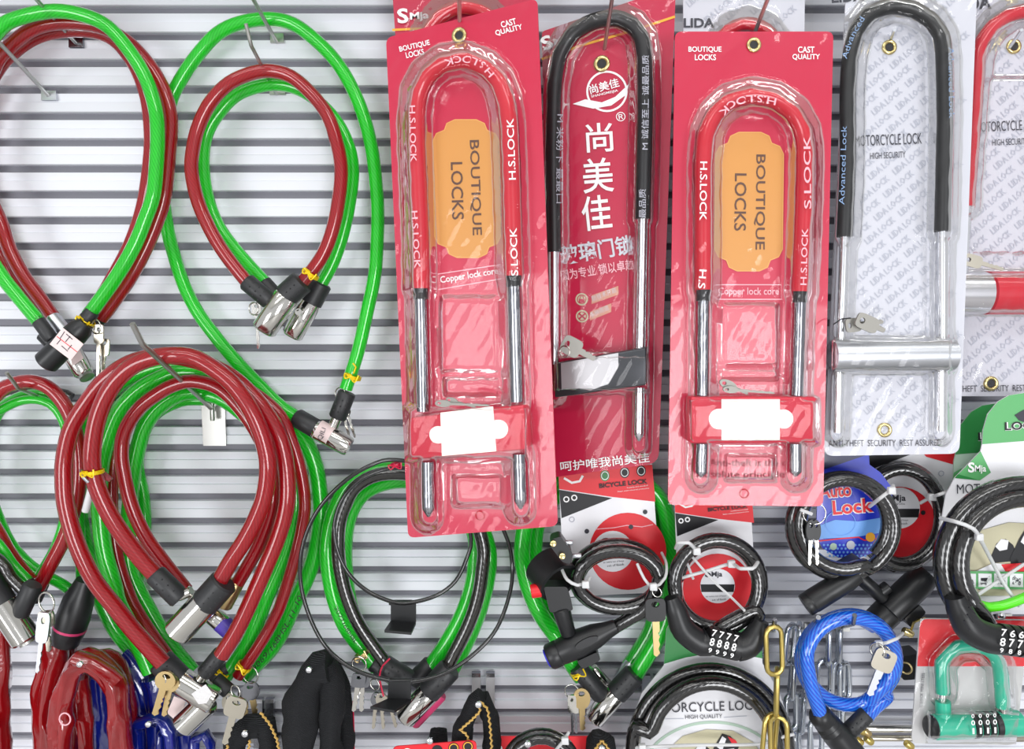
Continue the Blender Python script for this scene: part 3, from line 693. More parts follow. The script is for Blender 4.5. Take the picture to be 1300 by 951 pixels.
# ================================================================== blister cards with U-locks
def dist_path(p, path):
    b = 1e9
    for i in range(len(path)-1):
        ax, ay = path[i]; bx, by = path[i+1]; dx, dy = bx-ax, by-ay
        t = max(0, min(1, ((p[0]-ax)*dx+(p[1]-ay)*dy)/(dx*dx+dy*dy+1e-9)))
        d = math.hypot(p[0]-ax-t*dx, p[1]-ay-t*dy); b = min(b, d)
    return b
def sstep(x): x = max(0, min(1, x)); return x*x*(3-2*x)
def blister(plane, quad, ridges, boxes, parent, nx=52, ny=150, m=None, base=.0008, seed=0):
    """clear vacuum-formed shell over the card: ridges (path, half width px, height m), boxes (x0,y0,x1,y1,height)"""
    (ax, ay), (bx, by), (cx, cy), (dx, dy) = quad; V = []; Fc = []; idx = {}
    for j in range(ny+1):
        for i in range(nx+1):
            u, v = i/nx, j/ny
            x = (ax*(1-u)+bx*u)*(1-v)+(dx*(1-u)+cx*u)*v; y = (ay*(1-u)+by*u)*(1-v)+(dy*(1-u)+cy*u)*v
            h = 0
            for path, hw, H in ridges:
                h = max(h, H*sstep((hw*1.75-dist_path((x, y), path))/(hw*1.15)))
            for x0, y0, x1, y1, H in boxes:
                e = min(x-x0, x1-x, y-y0, y1-y); h = max(h, H*sstep((e+5)/7))
            h += .00025*math.sin(x*.11+seed)*math.sin(y*.07+seed*2)+.00015*math.sin(x*.31+y*.17)
            V.append(plane.pt(x, y, base+h+.0004))
    for j in range(ny):
        for i in range(nx):
            a = j*(nx+1)+i; Fc.append((a, a+1, a+nx+2, a+nx+1))
    return obj('blister', V, Fc, m or M_BLISTER, parent, sharp=2)
def tube_on(name, plane, path, h, r, m, parent, seg=14, step=.004, tip=0):
    pts = catmull([plane.pt(x, y, h) for x, y in path], step)
    rf = r if not tip else (lambda t: r*(1 if t < 1-tip else 1-.75*(t-1+tip)/tip))
    if tip: pts = [pts[0].lerp(pts[-1], i/20) for i in range(21)]
    V, Fc, U = tube_data(pts, rf, seg); return obj(name, V, Fc, m, parent, uvs=U, sharp=1.)
def badge(plane, x0, y0, x1, y1, sk, parent):
    """orange plaque with stepped rounded corners; sk = sideways drift of the bottom in pixels"""
    w_, h_ = x1-x0, y1-y0; q = []
    def c(x, y): return (x+sk*(y-y0)/h_, y)
    e = .16*w_
    rows = [(x0+2*e, y0), (x0+2.0*e, y0)]
    o = []
    for sx, sy, order in ((1, 0, 0), (1, 1, 1), (0, 1, 0), (0, 0, 1)):
        X = x1 if sx else x0; Y = y1 if sy else y0; dx = -1 if sx else 1; dy = -1 if sy else 1
        pts = [(X+dx*e*2.1, Y), (X+dx*e*1.35, Y+dy*e*.35), (X+dx*e*1.1, Y+dy*e*1.0), (X+dx*e*.35, Y+dy*e*1.3), (X, Y+dy*e*2.0)]
        o += pts if not order else pts[::-1]
    o = [c(*p) for p in o]
    b = patch('printed_plaque', plane, o, M_BADGE, parent, .0003)
    band('plaque_line', plane, o, 1.2, M_BADGEL, b, .0005, True)
    return b
def boutique_pack(label, pl, corners, U, steelL, steelR, belowL, belowR, barq, lab, lobes, bdg, texts, eye, seed, keys, domes=()):
    t = thing('u_lock_pack', label, 'lock pack', pl.pt((corners[2][0]+corners[3][0])/2, corners[2][1]), 'boxed red u-locks')
    card = prism('backing_card', pl, rr(corners, 9), -.0012, 0, M_CARDRED, t)
    badge(pl, *bdg, card)
    s = pl.scale(*U[5]); r = 10.5*s; rs = 7.6*s; hc = r+.002
    sh = tube_on('shackle', pl, U, hc, r, M_SHRED, t)
    for a, b, tp in ((*steelL, 0), (*steelR, 0), (*belowL, .14), (*belowR, .14)):
        tube_on('steel_leg', pl, [a, b], hc, rs, M_DSTEEL, sh, tip=tp)
    for a, b in (steelL, steelR):
        d = (b[1]-a[1])
        tube_on('leg_collar', pl, [(a[0], a[1]-2), (a[0]+(b[0]-a[0])*14/d, a[1]+14)], hc, rs*1.18, M_PLASTIC, sh)
    bb = bar('crossbar', pl, barq, .001, 2*hc+.001, M_BARRED, t, .0012)
    patch('silver_sticker', pl, lab, M_SILSTK, bb, 2*hc+.0014)
    for c, q in lobes: patch('silver_sticker', pl, ell(*c, q, n=24), M_SILSTK, bb, 2*hc+.0013)
    for tx in texts:
        st, path, hp, m_, h_ = tx[:5]
        text(st, pl, path, hp, m_, sh if h_ else card, (2*hc+.0004) if h_ else .0006, bold=tx[5] if len(tx) > 5 else .01)
    eyelet(pl, eye, 9, t)
    blister(pl, corners, [(U, 14, 2*hc+.001), (list(steelL), 12, 2*hc), (list(steelR), 12, 2*hc), (list(belowL), 13, 2*hc), (list(belowR), 13, 2*hc)],
            [(min(q[0] for q in barq), min(q[1] for q in barq)+4, max(q[0] for q in barq), max(q[1] for q in barq)-2, 2*hc+.003)]+list(domes), t, seed=seed)
    for k in keys:
        kk = key(t, *k); kk.location += pl.n*0
    return t, card
SER = .012
PL1 = Pl((490, 48, .066), (682, -2, .096), (515, 682, .066))
c1 = [(490, 48), (682, -2), (708, 668), (518, 683)]
t, card = boutique_pack('red boxed U-lock on a tilted card, left of the crimson Chinese card', PL1, c1,
    [(534, 366), (533, 292), (529, 200), (528, 146), (532, 116), (543, 95), (562, 80), (589, 75), (615, 85), (632, 102), (641, 126), (646, 157), (649, 240), (652, 350)],
    ((534, 366), (537, 522)), ((652, 350), (656, 510)), ((543, 586), (544, 656)), ((659, 576), (661, 646)),
    [(518, 531), (665, 514), (668, 571), (522, 584)], [(559, 524), (626, 516), (630, 573), (561, 579)], [((556, 552), 11), ((633, 545), 12)],
    (549, 152, 633, 327, 3),
    [('BOUTIQUE', [(508, 67), (546.5, 58)], 8, M_WHITE, 0, .02), ('LOCKS', [(516, 74), (539, 69)], 7.5, M_WHITE, 0, .02),
     ('CAST', [(637, 35.5), (656, 30.5)], 8, M_WHITE, 0, .02), ('QUALITY', [(630, 46.5), (664, 38)], 8, M_WHITE, 0, .02),
     ('BOUTIQUE', [(594, 178), (598, 299)], 14, M_BROWN, 0), ('LOCKS', [(572, 206), (574, 279)], 15, M_BROWN, 0),
     ('Copper lock core', [(560, 362), (633, 350)], 11, M_WHITE, 0, .012),
     ('H.S.LOCK', [(655, 228), (652, 150)], 9, M_WHITE, 1), ('S.LOCK', [(658, 350), (656, 289)], 9, M_WHITE, 1),
     ('H.S.LOCK', [(519, 134), (521, 206)], 8, M_PINK, 1), ('H.S.LOCK', [(522, 268), (526, 341)], 8, M_PINK, 1),
     ('H.S.LOCK', [(628, 93), (616, 79), (598, 71), (578, 71), (563, 76)], 9, M_PINK, 1)],
    (583, 45), 1, [((552, 512), (622, 515), .118, 9, M_DULL, .3), ((566, 507), (604, 517), .116, 8, M_DULL, .4)], [(560, 378, 632, 470, .006), (566, 482, 632, 500, .008), (578, 606, 636, 640, .011)])
band('printed_frame', PL1, [(556, 348), (635, 336), (636, 354), (557.5, 367.5)], 1.2, M_PINK, card, .0006, True)
torus_px('emboss_ring', (609, 655), 5.5, .7, PL1, .001, M_SHRED, t, 18, 6)
PL3 = Pl((857, 40, .08), (1058, 40, .08), (848, 641, .086))
c3 = [(857, 40), (1058, 40), (1045, 643), (848, 641)]
t, card = boutique_pack('red boxed U-lock hanging straight between the Chinese card and the grey card', PL3, c3,
    [(893, 368), (893, 290), (893, 206), (897, 169), (908, 145), (927, 128), (954, 121), (983, 126), (1007, 143), (1019, 165), (1023, 195), (1021, 268), (1016, 370)],
    ((893, 368), (892, 502)), ((1016, 370), (1012, 502)), ((891, 563), (890, 606)), ((1010, 563), (1010, 605)),
    [(877, 504), (1036, 504), (1036, 562), (876, 563)], [(916, 507), (990, 507), (990, 559), (916, 559)], [((913, 532), 13), ((995, 532), 12)],
    (909, 168, 995, 344, -2),
    [('BOUTIQUE', [(874, 67), (916, 67)], 8, M_WHITE, 0, .02), ('LOCKS', [(882, 76.5), (909, 76.5)], 7.5, M_WHITE, 0, .02),
     ('CAST', [(1013, 67), (1034, 67)], 8, M_WHITE, 0, .02), ('QUALITY', [(1006, 76.5), (1041, 76.5)], 8, M_WHITE, 0, .02),
     ('BOUTIQUE', [(958, 196), (957, 317)], 14, M_BROWN, 0), ('LOCKS', [(933, 220), (932, 293)], 15, M_BROWN, 0),
     ('Copper lock core', [(912, 377), (989, 377)], 12, M_PINK, 0, .01),
     ('H.S.LOCK', [(889, 205), (888, 280)], 9, M_WHITE, 1), ('H.S', [(888, 342), (886, 366)], 9, M_WHITE, 1),
     ('S.LOCK', [(1030, 265), (1029, 172)], 9, M_PINK, 1), ('H.S.LOCK', [(1024, 362), (1026, 290)], 8, M_PINK, 1),
     ('H.S.LOCK', [(986, 125), (966, 121), (945, 121), (925, 129), (912, 142)], 9, M_PINK, 1),
     ('Anti-theft is the', [(901, 592), (988, 592)], 9, M_INKRED, 0, 0), ('Absolute principle', [(884, 609), (996, 609)], 11, M_INKRED, 0, 0)],
    (957, 57), 3, [((918, 494), (984, 499), .119, 9, M_DULL, .3), ((914, 484), (950, 500), .117, 12, M_DULL, .6)], [(918, 388, 986, 462, .006), (918, 470, 986, 480, .008), (922, 580, 982, 608, .010)])
band('printed_frame', PL3, [(909, 361.5), (992, 361.5), (992, 380), (909, 380)], 1.2, M_PINK, card, .0006, True)
torus_px('emboss_ring', (945, 627), 5.5, .7, PL3, .001, M_SHRED, t, 18, 6)
hook('steel hook through the eyelet of the left red boutique lock card', (584, 60, .002), None, (583, -14, .15), 2.2)
hook('steel hook through the eyelet of the straight red boutique lock card', (945, 76, .002), None, (981, -18, .14), 2.2)
hook('steel hook through the eyelet of the red card with Chinese lettering', (762, 98, .002), None, (779, -14, .12), 2.2)
hook('steel hook through the eyelet of the front grey lock card', (1120, 75, .002), None, (1136, 38, .09), 1.7, m=M_BRUSH)
hook('steel hook through the eyelet of the grey card at right edge', (1270, 78, .002), None, (1297, 38, .075), 1.7, m=M_BRUSH)

# --- crimson card with Chinese lettering
PL2 = Pl((693, 38, .036), (856, -18, .058), (700, 606, .036))
c2 = [(688, 40), (858, -18), (836, 588), (696, 607)]
t = thing('u_lock_pack', 'crimson card with large white Chinese characters and black U-lock', 'lock pack', PL2.pt(770, 600), 'boxed u-locks with printed names')
card = prism('backing_card', PL2, rr(c2, [4, 3, 14, 6]), -.0012, 0, M_CARDRED2, t)
U2 = [(703, 320), (702, 234), (702, 168), (704, 105), (711, 69), (728, 42), (753, 27), (781, 23), (802, 32), (814, 48), (818, 74), (819, 126), (818, 189), (816, 278)]
s2 = PL2.scale(770, 300); hc = 9.5*s2+.002
sh = tube_on('shackle', PL2, U2, hc, 9.6*s2, M_PLASTIC, t)
for a, b, tp in (((703, 320), (703, 462), 0), ((816, 278), (813, 446), 0), ((812, 492), (811, 560), .12)):
    tube_on('steel_leg', PL2, [a, b], hc, 7*s2, M_SILVER, sh, tip=tp)
bq = [(706, 461), (820, 441), (820, 489), (704, 505)]
bb = bar('crossbar', PL2, bq, .001, 2*hc+.006, mat('gunmetal', (74, 76, 80), .3, metal=.6), t, .0012)
patch('silver_sticker', PL2, [(712, 461), (785, 448), (785, 466), (773, 487), (762, 491), (750, 496), (735, 493), (713, 495)], mat('grey_sticker', (178, 178, 180), .35, metal=.5), bb, 2*hc+.0064)
band('printed_line', PL2, [(688, 75), (740, 57), (800, 40), (857, 21)], 3, M_YEL, card)
for st, path, hp, m_, b in (('S', [(691, 65), (704, 60)], 18, M_WHITE, .03), ('Mja', [(705, 60), (728, 52)], 11, M_WHITE, .03),
      ('尚', [(745, 194), (779, 192)], 37, M_WHITE, .01), ('美', [(741, 246), (780, 243)], 44, M_WHITE, .01), ('佳', [(741, 294), (778, 290)], 44, M_WHITE, .01),
      ('玻璃门锁', [(713, 337), (806, 322)], 25, M_CARDGREY, .02), ('因为专业 锁以卓越', [(713, 357), (806, 342)], 14, M_PINK, .015),
      ('呵护唯我尚美佳', [(712, 599), (825, 587)], 13, M_WHITE, .01), ('尚美佳', [(750, 120), (787, 110)], 12, M_WHITE, .015), ('SHANGMEIJIA', [(751, 125), (785, 117)], 4, M_WHITE, .01),
      ('®', [(783, 155), (795, 153)], 12, M_WHITE, .0)):
    text(st, PL2, path, hp, m_, card, bold=b)
band('printed_ring', PL2, ell(770.5, 116, 25), 2.6, M_WHITE, card, .0005, True)
patch('printed_swoosh', PL2, [(727, 132), (743, 126), (764, 130), (781, 123), (799, 106), (794, 121), (776, 134), (753, 138), (740, 135)], M_WHITE, card, .0006)
for c_, q, st in (((738.5, 380), (751, 383, 785, 371), '防技术开启'), ((739, 401.5), (749, 404, 776, 393), '多种用途')):
    patch('printed_icon', PL2, ell(*c_, 8, n=20), M_BEIGE, card, .0004)
    band('printed_icon_ring', PL2, ell(*c_, 5.5, n=16), 1, M_CARDRED2, card, .0006, True)
    patch('printed_strip', PL2, [(q[0], q[1]-8), (q[2], q[3]-8), (q[2], q[3]+3), (q[0], q[1]+3)], M_TAN, card, .0004)
    text(st, PL2, [(q[0]+2, q[1]), (q[2]-2, q[3])], 7, M_CARDGREY, card, .0006)
patch('padlock_glyph', PL2, [(735, 380), (742, 379), (742, 384), (735, 385)], M_CARDRED2, card, .0006)
band('padlock_glyph', PL2, [(736, 380), (737, 376), (740, 376), (741, 379)], 1, M_CARDRED2, card, .0006)
band('tool_glyph', PL2, [(735, 405), (743, 398)], 2, M_CARDRED2, card, .0006); band('tool_glyph', PL2, [(735, 398), (743, 405)], 2, M_CARDRED2, card, .0006)
for st, path in (('M 诚信至上 诚最品质', [(823, 190), (824, 128), (824, 70)]), ('最品质', [(820, 277), (820, 240)]), ('M 米粉下 最最口', [(707, 145), (706, 190), (706, 258)])):
    text(st, PL2, path, 9, M_PATTERN, sh, 2*hc+.0004)
eyelet(PL2, (764, 81), 10, t)
blister(PL2, c2, [(U2, 13, 2*hc+.001), ([(703, 320), (703, 500)], 11, 2*hc), ([(816, 278), (811, 566)], 11, 2*hc)], [(706, 452, 824, 496, 2*hc+.009)], t, seed=5)
key(t, (714, 434), (756, 456), .07, 24, M_DULL, .55, False); ring(t, (717, 446), 7, .078)

# --- grey LIDA cards
def grey_pack(label, pl, corners, U, ru, ms, legs, rl, texts, eyes, patt=True, blist=True, group='grey patterned lock cards', rad=12):
    t = thing('u_lock_pack', label, 'lock pack', pl.pt((corners[2][0]+corners[3][0])/2, corners[2][1]), group)
    card = prism('backing_card', pl, rr(corners, rad), -.0012, 0, M_CARDGREY, t)
    s = pl.scale(*U[len(U)//2]); hc = ru*s+.002
    sh = tube_on('shackle', pl, U, hc, ru*s, ms, t)
    for a, b in legs: tube_on('steel_leg', pl, [a, b], hc, rl*s, M_SILVER, sh)
    for st, path, hp, m_, b in texts: text(st, pl, path, hp, m_, card, .0007, bold=b)
    for e in eyes: eyelet(pl, e, 9, t, hole=e is not eyes[-1] or len(eyes) < 2)
    if patt: pattern('LIDA LOCK', pl, corners, 56, 15, -math.radians(40), 47, 8.6, M_PATTERN, card)
    return t, card, sh, hc
PL4 = Pl((1072, 0, .066), (1240, 0, .066), (1046, 578, .074))
c4 = [(1075, -28), (1241, -28), (1218, 576), (1046, 579)]
U4 = [(1072, 301), (1076, 206), (1076, 121), (1079, 73), (1088, 38), (1105, 17), (1133, 8), (1161, 13), (1183, 27), (1195, 46), (1198, 73), (1199.5, 145), (1198, 218), (1196.5, 294)]
t, card, sh, hc = grey_pack('grey patterned card with black topped U-lock and silver crossbar', PL4, c4, U4, 9.6, M_PLASTIC,
    [((1072, 301), (1067, 440)), ((1196.5, 294), (1196.5, 436)), ((1065, 468), (1063.5, 549)), ((1195, 466), (1194.6, 547))], 5.6,
    [('MOTORCYCLE LOCK', [(1086, 186), (1170.5, 182.5)], 14, M_INK, .0), ('HIGH SECURITY', [(1105, 202), (1150, 200)], 8, M_INK, 0),
     ('ANTI-THEFT  SECURITY  REST ASSURED', [(1052, 567), (1195, 566)], 8, M_INK, 0), ('LIDA', [(1056, 4), (1098, 1)], 16, M_INK, .03)], [(1129, 60), (1123, 546)])
sb = PL4.scale(1130, 450)
lathe3('crossbar', PL4.pt(1055, 452, hc+.003), PL4.pt(1210, 450, hc+.003), cylp(20*sb, e=.01), M_BRUSH, t, 32)
for st, path in (('Advanced Lock', [(1072, 260), (1075, 160)]), ('Advanced', [(1075, 75), (1084, 48), (1098, 24)]), ('Advanced Lock', [(1204, 60), (1205, 150)])):
    text(st, PL4, path, 7, mat('print_blue_grey', (120, 150, 190), .5), sh, 2*hc+.0004)
blister(PL4, c4, [(U4, 13, 2*hc+.001), ([(1072, 301), (1063, 552)], 10, 2*hc*.8), ([(1196, 294), (1194, 550)], 10, 2*hc*.8)], [(1056, 432, 1209, 470, hc+.003+20*sb+.001)], t, seed=8, m=M_BLISTER2)
key(t, (1074, 414), (1122, 408), .09, 18, M_DULL, .4, False); key(t, (1088, 404), (1124, 420), .095, 20, M_DULL, .75, False)
tube('black_thread', [(1058, 412, .098), (1068, 405, .099), (1080, 404, .098)], 0, .9, M_BLK, t, 6)
PL5 = Pl((1205, 0, .034), (1372, 0, .034), (1196, 502, .036))
c5 = [(1206, -25), (1372, -25), (1366, 503), (1197, 503)]
U5 = [(1227, 262), (1231, 205), (1236, 145), (1241, 73), (1248, 51), (1262, 32), (1282, 19), (1305, 14), (1328, 20), (1345, 40), (1350, 73), (1350, 262)]
t, card, sh, hc = grey_pack('grey patterned card cut off by the right edge with pink-red U-lock', PL5, c5, U5, 9, M_SHRED,
    [((1227, 262), (1222, 350)), ((1350, 262), (1350, 350))], 6,
    [('MOTORCYCLE LOCK', [(1239, 168), (1325, 164)], 13, M_INK, 0), ('HIGH SECURITY', [(1260, 185), (1306, 183)], 8, M_INK, 0),
     ('ANTI-THEFT  SECURITY  REST ASSURED', [(1196, 498), (1338, 496)], 8, M_INK, 0), ('LIDA', [(1214, 14), (1259, 11)], 16, M_INK, .03)], [(1287, 59), (1258, 487), (1288, -20)])
s5 = PL5.scale(1290, 372)
lathe3('crossbar', PL5.pt(1250, 372, hc+.004), PL5.pt(1345, 372, hc+.004), cylp(27*s5, e=.02), M_SHRED, t, 32)
lathe3('crossbar_end', PL5.pt(1200, 372, hc+.004), PL5.pt(1251, 372, hc+.004), cylp(26*s5, e=.04), M_SILVER, t, 32)
blister(PL5, c5, [(U5, 13, 2*hc+.001)], [(1216, 348, 1348, 396, hc+.004+27*s5+.002), (1232, 100, 1345, 320, .004)], t, seed=11, m=M_BLISTER)
key(t, (1224, 328), (1275, 342), .06, 16, M_KEY, .45, False)
PL3b = Flat(.05)
c3b = [(867, -30), (1022, -30), (1016, 560), (872, 560)]
U3b = [(905, 200), (903, 100), (910, 60), (925, 38), (949, 30), (973, 38), (988, 60), (993, 100), (991, 200)]
t, card, sh, hc = grey_pack('grey patterned lock card peeking out above the straight red card', PL3b, c3b, U3b, 8, M_SHRED, [], 6,
    [('LIDA', [(868, 35), (907, 35)], 12, M_INK, .03)], [], patt=True)
blister(PL3b, [(855, -25), (1033, -25), (1026, 565), (862, 565)], [(U3b, 12, 2*hc)], [], t, 30, 60, m=M_BLISTER2)
PL0 = Flat(.04)
t = thing('u_lock_pack', 'crimson printed lock card peeking out above the tilted red card', 'lock pack', P(585, 560, .04), 'boxed u-locks with printed names')
card = prism('backing_card', PL0, rr([(497, -25), (676, -25), (670, 520), (535, 520)], 6), -.0012, 0, M_CARDRED2, t)
text('S', PL0, [(505, 30), (519, 29)], 19, M_WHITE, card, bold=.03); text('Mja', PL0, [(521, 28), (545, 26)], 12, M_WHITE, card, bold=.03)
band('printed_line', PL0, [(498, 38), (560, 35), (676, 30)], 3, M_YEL, card)
U0 = [(535, 200), (533, 80), (541, 45), (560, 20), (585, 8), (612, 14), (635, 34), (642, 80), (642, 200)]
tube_on('shackle', PL0, U0, .007, .005, M_SHRED, t)
blister(PL0, [(497, -25), (676, -25), (670, 520), (535, 520)], [(U0, 13, .013)], [], t, 30, 60)

# ================================================================== carded coil locks, lower right
def vtube(name, path, radii, m, parent, seg=18, step=.003):
    """tube with a radius (px) at each pixel point (px, py, off)"""
    P3 = [P(*p) for p in path]; pts = catmull(P3, step); n = len(pts); L = [0]
    for i in range(1, len(P3)): L.append(L[-1]+(P3[i]-P3[i-1]).length)
    s = W(moff(path, 0))
    def rf(t):
        d = t*L[-1]
        for i in range(1, len(L)):
            if d <= L[i]+1e-9: q = (d-L[i-1])/max(1e-9, L[i]-L[i-1]); q = q*q*(3-2*q); return s*(radii[i-1]*(1-q)+radii[i]*q)
        return s*radii[-1]
    V, Fc, U = tube_data(pts, rf, seg); return obj(name, V, Fc, m, parent, uvs=U, sharp=.9)
def dials(parent, a, b, off, r, rows, m=None, mt=None, n=4):
    A, B = Vector(a), Vector(b)
    for i in range(n):
        p, q = A.lerp(B, (i+.06)/n), A.lerp(B, (i+.94)/n)
        dl = cyl('number_dial', tuple(p), tuple(q), off, r, m or M_PLASTIC, parent, e=.1)
        d = (B-A).normalized(); nn = Vector((-d.y, d.x))
        for row, dyp, hp in rows:
            if row[i] == ' ': continue
            c = A.lerp(B, (i+.5)/n)+nn*dyp; wdt = min((B-A).length/n*.62, hp*.75)*(.45 if row[i] == '1' else 1)
            hh = math.sqrt(max(0, 1-(max(0, abs(dyp)-hp/2)/r)**2))*r*W(off)
            pl = Flat(off+hh+.0008)
            text(row[i], pl, [tuple(c-d*wdt/2-nn*(-hp/2)), tuple(c+d*wdt/2-nn*(-hp/2))], hp, mt or M_WHITE, dl, bold=.015)
def smja(plane, x, y, h, w_, m, parent, ang=0):
    text('S', plane, [(x, y), (x+w_*.36, y-ang*w_*.36)], h, m, parent, bold=.03)
    text('Mja', plane, [(x+w_*.38, y+h*.12-ang*w_*.38), (x+w_, y+h*.12-ang*w_)], h*.85, m, parent, bold=.02)

# --- green loop behind the bicycle lock
for lab, pth, rad in (('green cable lock hanging behind the white bicycle lock cards, outer loop', [(738, 860), (728, 846), (706, 808), (690, 786), (676, 759), (666, 727), (663, 695), (672, 650), (700, 615), (750, 600), (800, 605), (838, 634), (850, 680), (852, 740), (845, 790), (829, 820), (806, 858)], 11),
                      ('green cable lock behind the bicycle lock cards, inner loop with metal sleeve', [(745, 856), (730, 828), (706, 790), (690, 755), (680, 715), (682, 670), (700, 635), (750, 618), (800, 624), (828, 650), (838, 700), (838, 750), (828, 795), (812, 825), (798, 846)], 10)):
    out = rad == 11
    t = thing('cable_lock', lab, 'cable lock', P(765, 900, .02))
    tube('cable', pth, (.0235, .0235, .0235) if out else (.0095, .0095, .0095), rad, M_GREEN, t)
    if out:
        sleeve('end_sleeve', (732, 846), (764, 884), .03, 12, M_SLEEVE, t)
        cyl('neck', (760, 880), (772, 884), .03, 7, M_CHROME, t)
        sleeve('cap', (806, 855), (781, 882), .03, 15, M_SLEEVE, t)
        cyl('cylinder_body', (786, 876), (753, 914), .03, 14, M_CHROME, t)
        tie(t, (735, 852), 1., 10, .03)
        ring(t, (726, 878), 9, .036, tilt=.2)
        key(t, (738, 874), (740, 928), .038, 22, M_KEYG, .5)
        key(t, (726, 883), (727, 932), .04, 11, M_CHROME, .45, False, M_DSTEEL)
        key(t, (730, 885), (732, 932), .034, 11, M_CHROME, .45, False, M_DSTEEL)
    else:
        cyl('metal_sleeve', (752, 848), (774, 872), .0105, 7, M_CHROME, t); cyl('metal_sleeve', (802, 840), (784, 868), .0105, 9, M_BRUSH, t)

def bike_card(t, pl, corners, sc, ox, oy, cc):
    """red and white bicycle-lock card; ox, oy, sc place the print"""
    card = prism('backing_card', pl, corners, -.001, 0, M_CARDW, t)
    f = lambda x, y: (ox+(x-711)*sc, oy+(y-597)*sc)
    patch('printed_band', pl, [f(709, 598), f(828, 590), f(832, 637), f(777, 631), f(710, 621)], M_PRED, card)
    patch('printed_wedge', pl, [f(710, 622), f(777, 632.5), f(713, 658)], M_BLK, card)
    patch('printed_disc', pl, [p for p in ell(*cc[0], cc[1])], M_PRED, card, .0003)
    patch('printed_disc', pl, ell(cc[2][0], cc[2][1], cc[3]), M_CARDW, card, .0006)
    patch('printed_stripe', pl, [(cc[2][0]-cc[3]*.98, cc[2][1]-2), (cc[2][0]+cc[3]*.98, cc[2][1]-2), (cc[2][0]+cc[3]*.93, cc[2][1]+cc[3]*.35), (cc[2][0]-cc[3]*.93, cc[2][1]+cc[3]*.35)], M_BLK, card, .0008)
    text('BICYCLE LOCK', pl, [f(761, 620), f(822, 614)], 6*sc, M_BLK, card, bold=.03)
    text('Security and anti-theft', pl, [f(796, 620.5), f(823, 617.5)], 2.2, M_WHITE, card, res=1); text('Smart environmental protection', pl, [f(784, 625.5), f(824, 621)], 2.2, M_WHITE, card, res=1)
    for k, c in enumerate(((768, 604), (793, 600), (814, 598))):
        patch('printed_emblem', pl, ell(*f(*c), 6*sc, 7*sc, n=18), (M_CGREEN, M_BLK, M_BLK)[k], card, .0005)
        band('printed_emblem_ring', pl, ell(*f(*c), 4.4*sc, 5*sc, n=16), 1, M_WHITE, card, .0007, True)
    band('printed_swirl', pl, [f(716, 607), f(726, 613), f(736, 611), f(740, 604)], 3*sc, M_WHITE, card, .0005)
    for c in ((719, 634), (729, 632)):
        band('printed_mark', pl, ell(*f(*c), 3.2*sc, n=14), 1.6, M_WHITE, card, .0006, True)
    return card, f
# bicycle lock with clamp
PLb = Pl((709, 600, .0335), (828, 596, .0335), (716, 755, .0325))
t = thing('coil_lock', 'black coil lock with frame clamp and red button on white card', 'coil lock', P(770, 840, .05), 'coil locks on printed cards')
card, f = bike_card(t, PLb, [(708, 585), (827, 580), (839, 752), (717, 758)], 1, 711, 597, ((797, 700), 49, (778, 700), 26))
smja(PLb, 763, 697, 14, 34, M_INK, card)
text('an extra set of keys', PLb, [(766, 716), (792, 714)], 3, M_INK, card, res=1); text('set of finish', PLb, [(771, 720), (792, 718)], 3, M_INK, card, res=1)
band('printed_line', PLb, [(756, 672), (780, 670), (796, 667), (815, 669), (829, 666)], 1, M_PINK, card)
for c in ((745, 674.5), (819, 650), (801, 669)): patch('punched_hole', PLb, ell(*c, 3, n=14), M_INK, card, .0006)
torus_px('emboss_ring', (726, 659.5), 3.2, .5, PLb, .0005, M_PATTERN, card, 14, 5)
tube('cable', coil(783, 732, 54, 41, 150, 150+360*1.1, .044, .05, .0)+coil(785, 736, 50, 35, 190, 190+360*1.45, .056, .068, -.06)+[(822, 770, .064), (800, 785, .06), (779, 797, .058)], 0, 8.6, M_BLACKROPE, t)
cyl('lock_body', (696, 835), (782, 795), .062, 17, M_PLASTIC, t, prof=[(0, 15), (.03, 17), (.16, 17), (.17, 16.2), (.19, 17), (.45, 18.5), (.7, 16), (.88, 11), (1, 9)])
cyl('end_disc', (694, 836), (697, 834.5), .062, 12, M_BLUECAP, t)
prism('side_block', Flat(.06), rr([(732, 840), (758, 828), (763, 838), (740, 850)], 4), -.006, .008, M_PLASTIC, t)
prism('thumb_oval', Flat(.0725), [(745+16*math.cos(a)*.9-5*math.sin(a)*-.45, 816-16*math.cos(a)*.42+5*math.sin(a)*.9) for a in [k*PI/10 for k in range(20)]], -.001, .0006, M_SLEEVE, t)
cyl('post', (712, 772), (722, 806), .064, 12, M_PLASTIC, t, r2=10)
# clamp: an open ring with a bolted lug
pc = Flat(.06); pts = []
A0 = P(702, 730, .058); s_ = W(.06)
ringV = []; ringF = []; n = 28
axis = Vector((.5, -.75, -.42)).normalized(); e1 = axis.orthogonal().normalized(); e2 = axis.cross(e1)
for k in range(n):
    a = 2*PI*k/n; d = e1*math.cos(a)+e2*math.sin(a)
    for rr_, zz in ((29, -20), (29, 16), (24, 16), (24, -20)): ringV.append(A0+d*rr_*s_+axis*zz*s_)
for k in range(n):
    j = (k+1) % n
    for q in range(4): ringF.append((4*k+q, 4*k+(q+1) % 4, 4*j+(q+1) % 4, 4*j+q))
cr = obj('clamp_ring', ringV, ringF, M_PLASTIC, t, sharp=.6)
prism('clamp_lug', Flat(.078), rr([(700, 685), (712, 681), (727, 702), (725, 716), (714, 714), (699, 694)], 4), -.012, .002, M_PLASTIC, cr)
for c in ((702, 690), (713.5, 706)):
    cyl('screw', c, (c[0]+.5, c[1]+.3), (.08, .0835), 4, M_BRASS, cr); 
for a, b in (((715, 689), (727, 689)), ((726, 706), (738, 705.5))): cyl('bolt_end', a, b, .072, 3.2, M_BRUSH, cr)
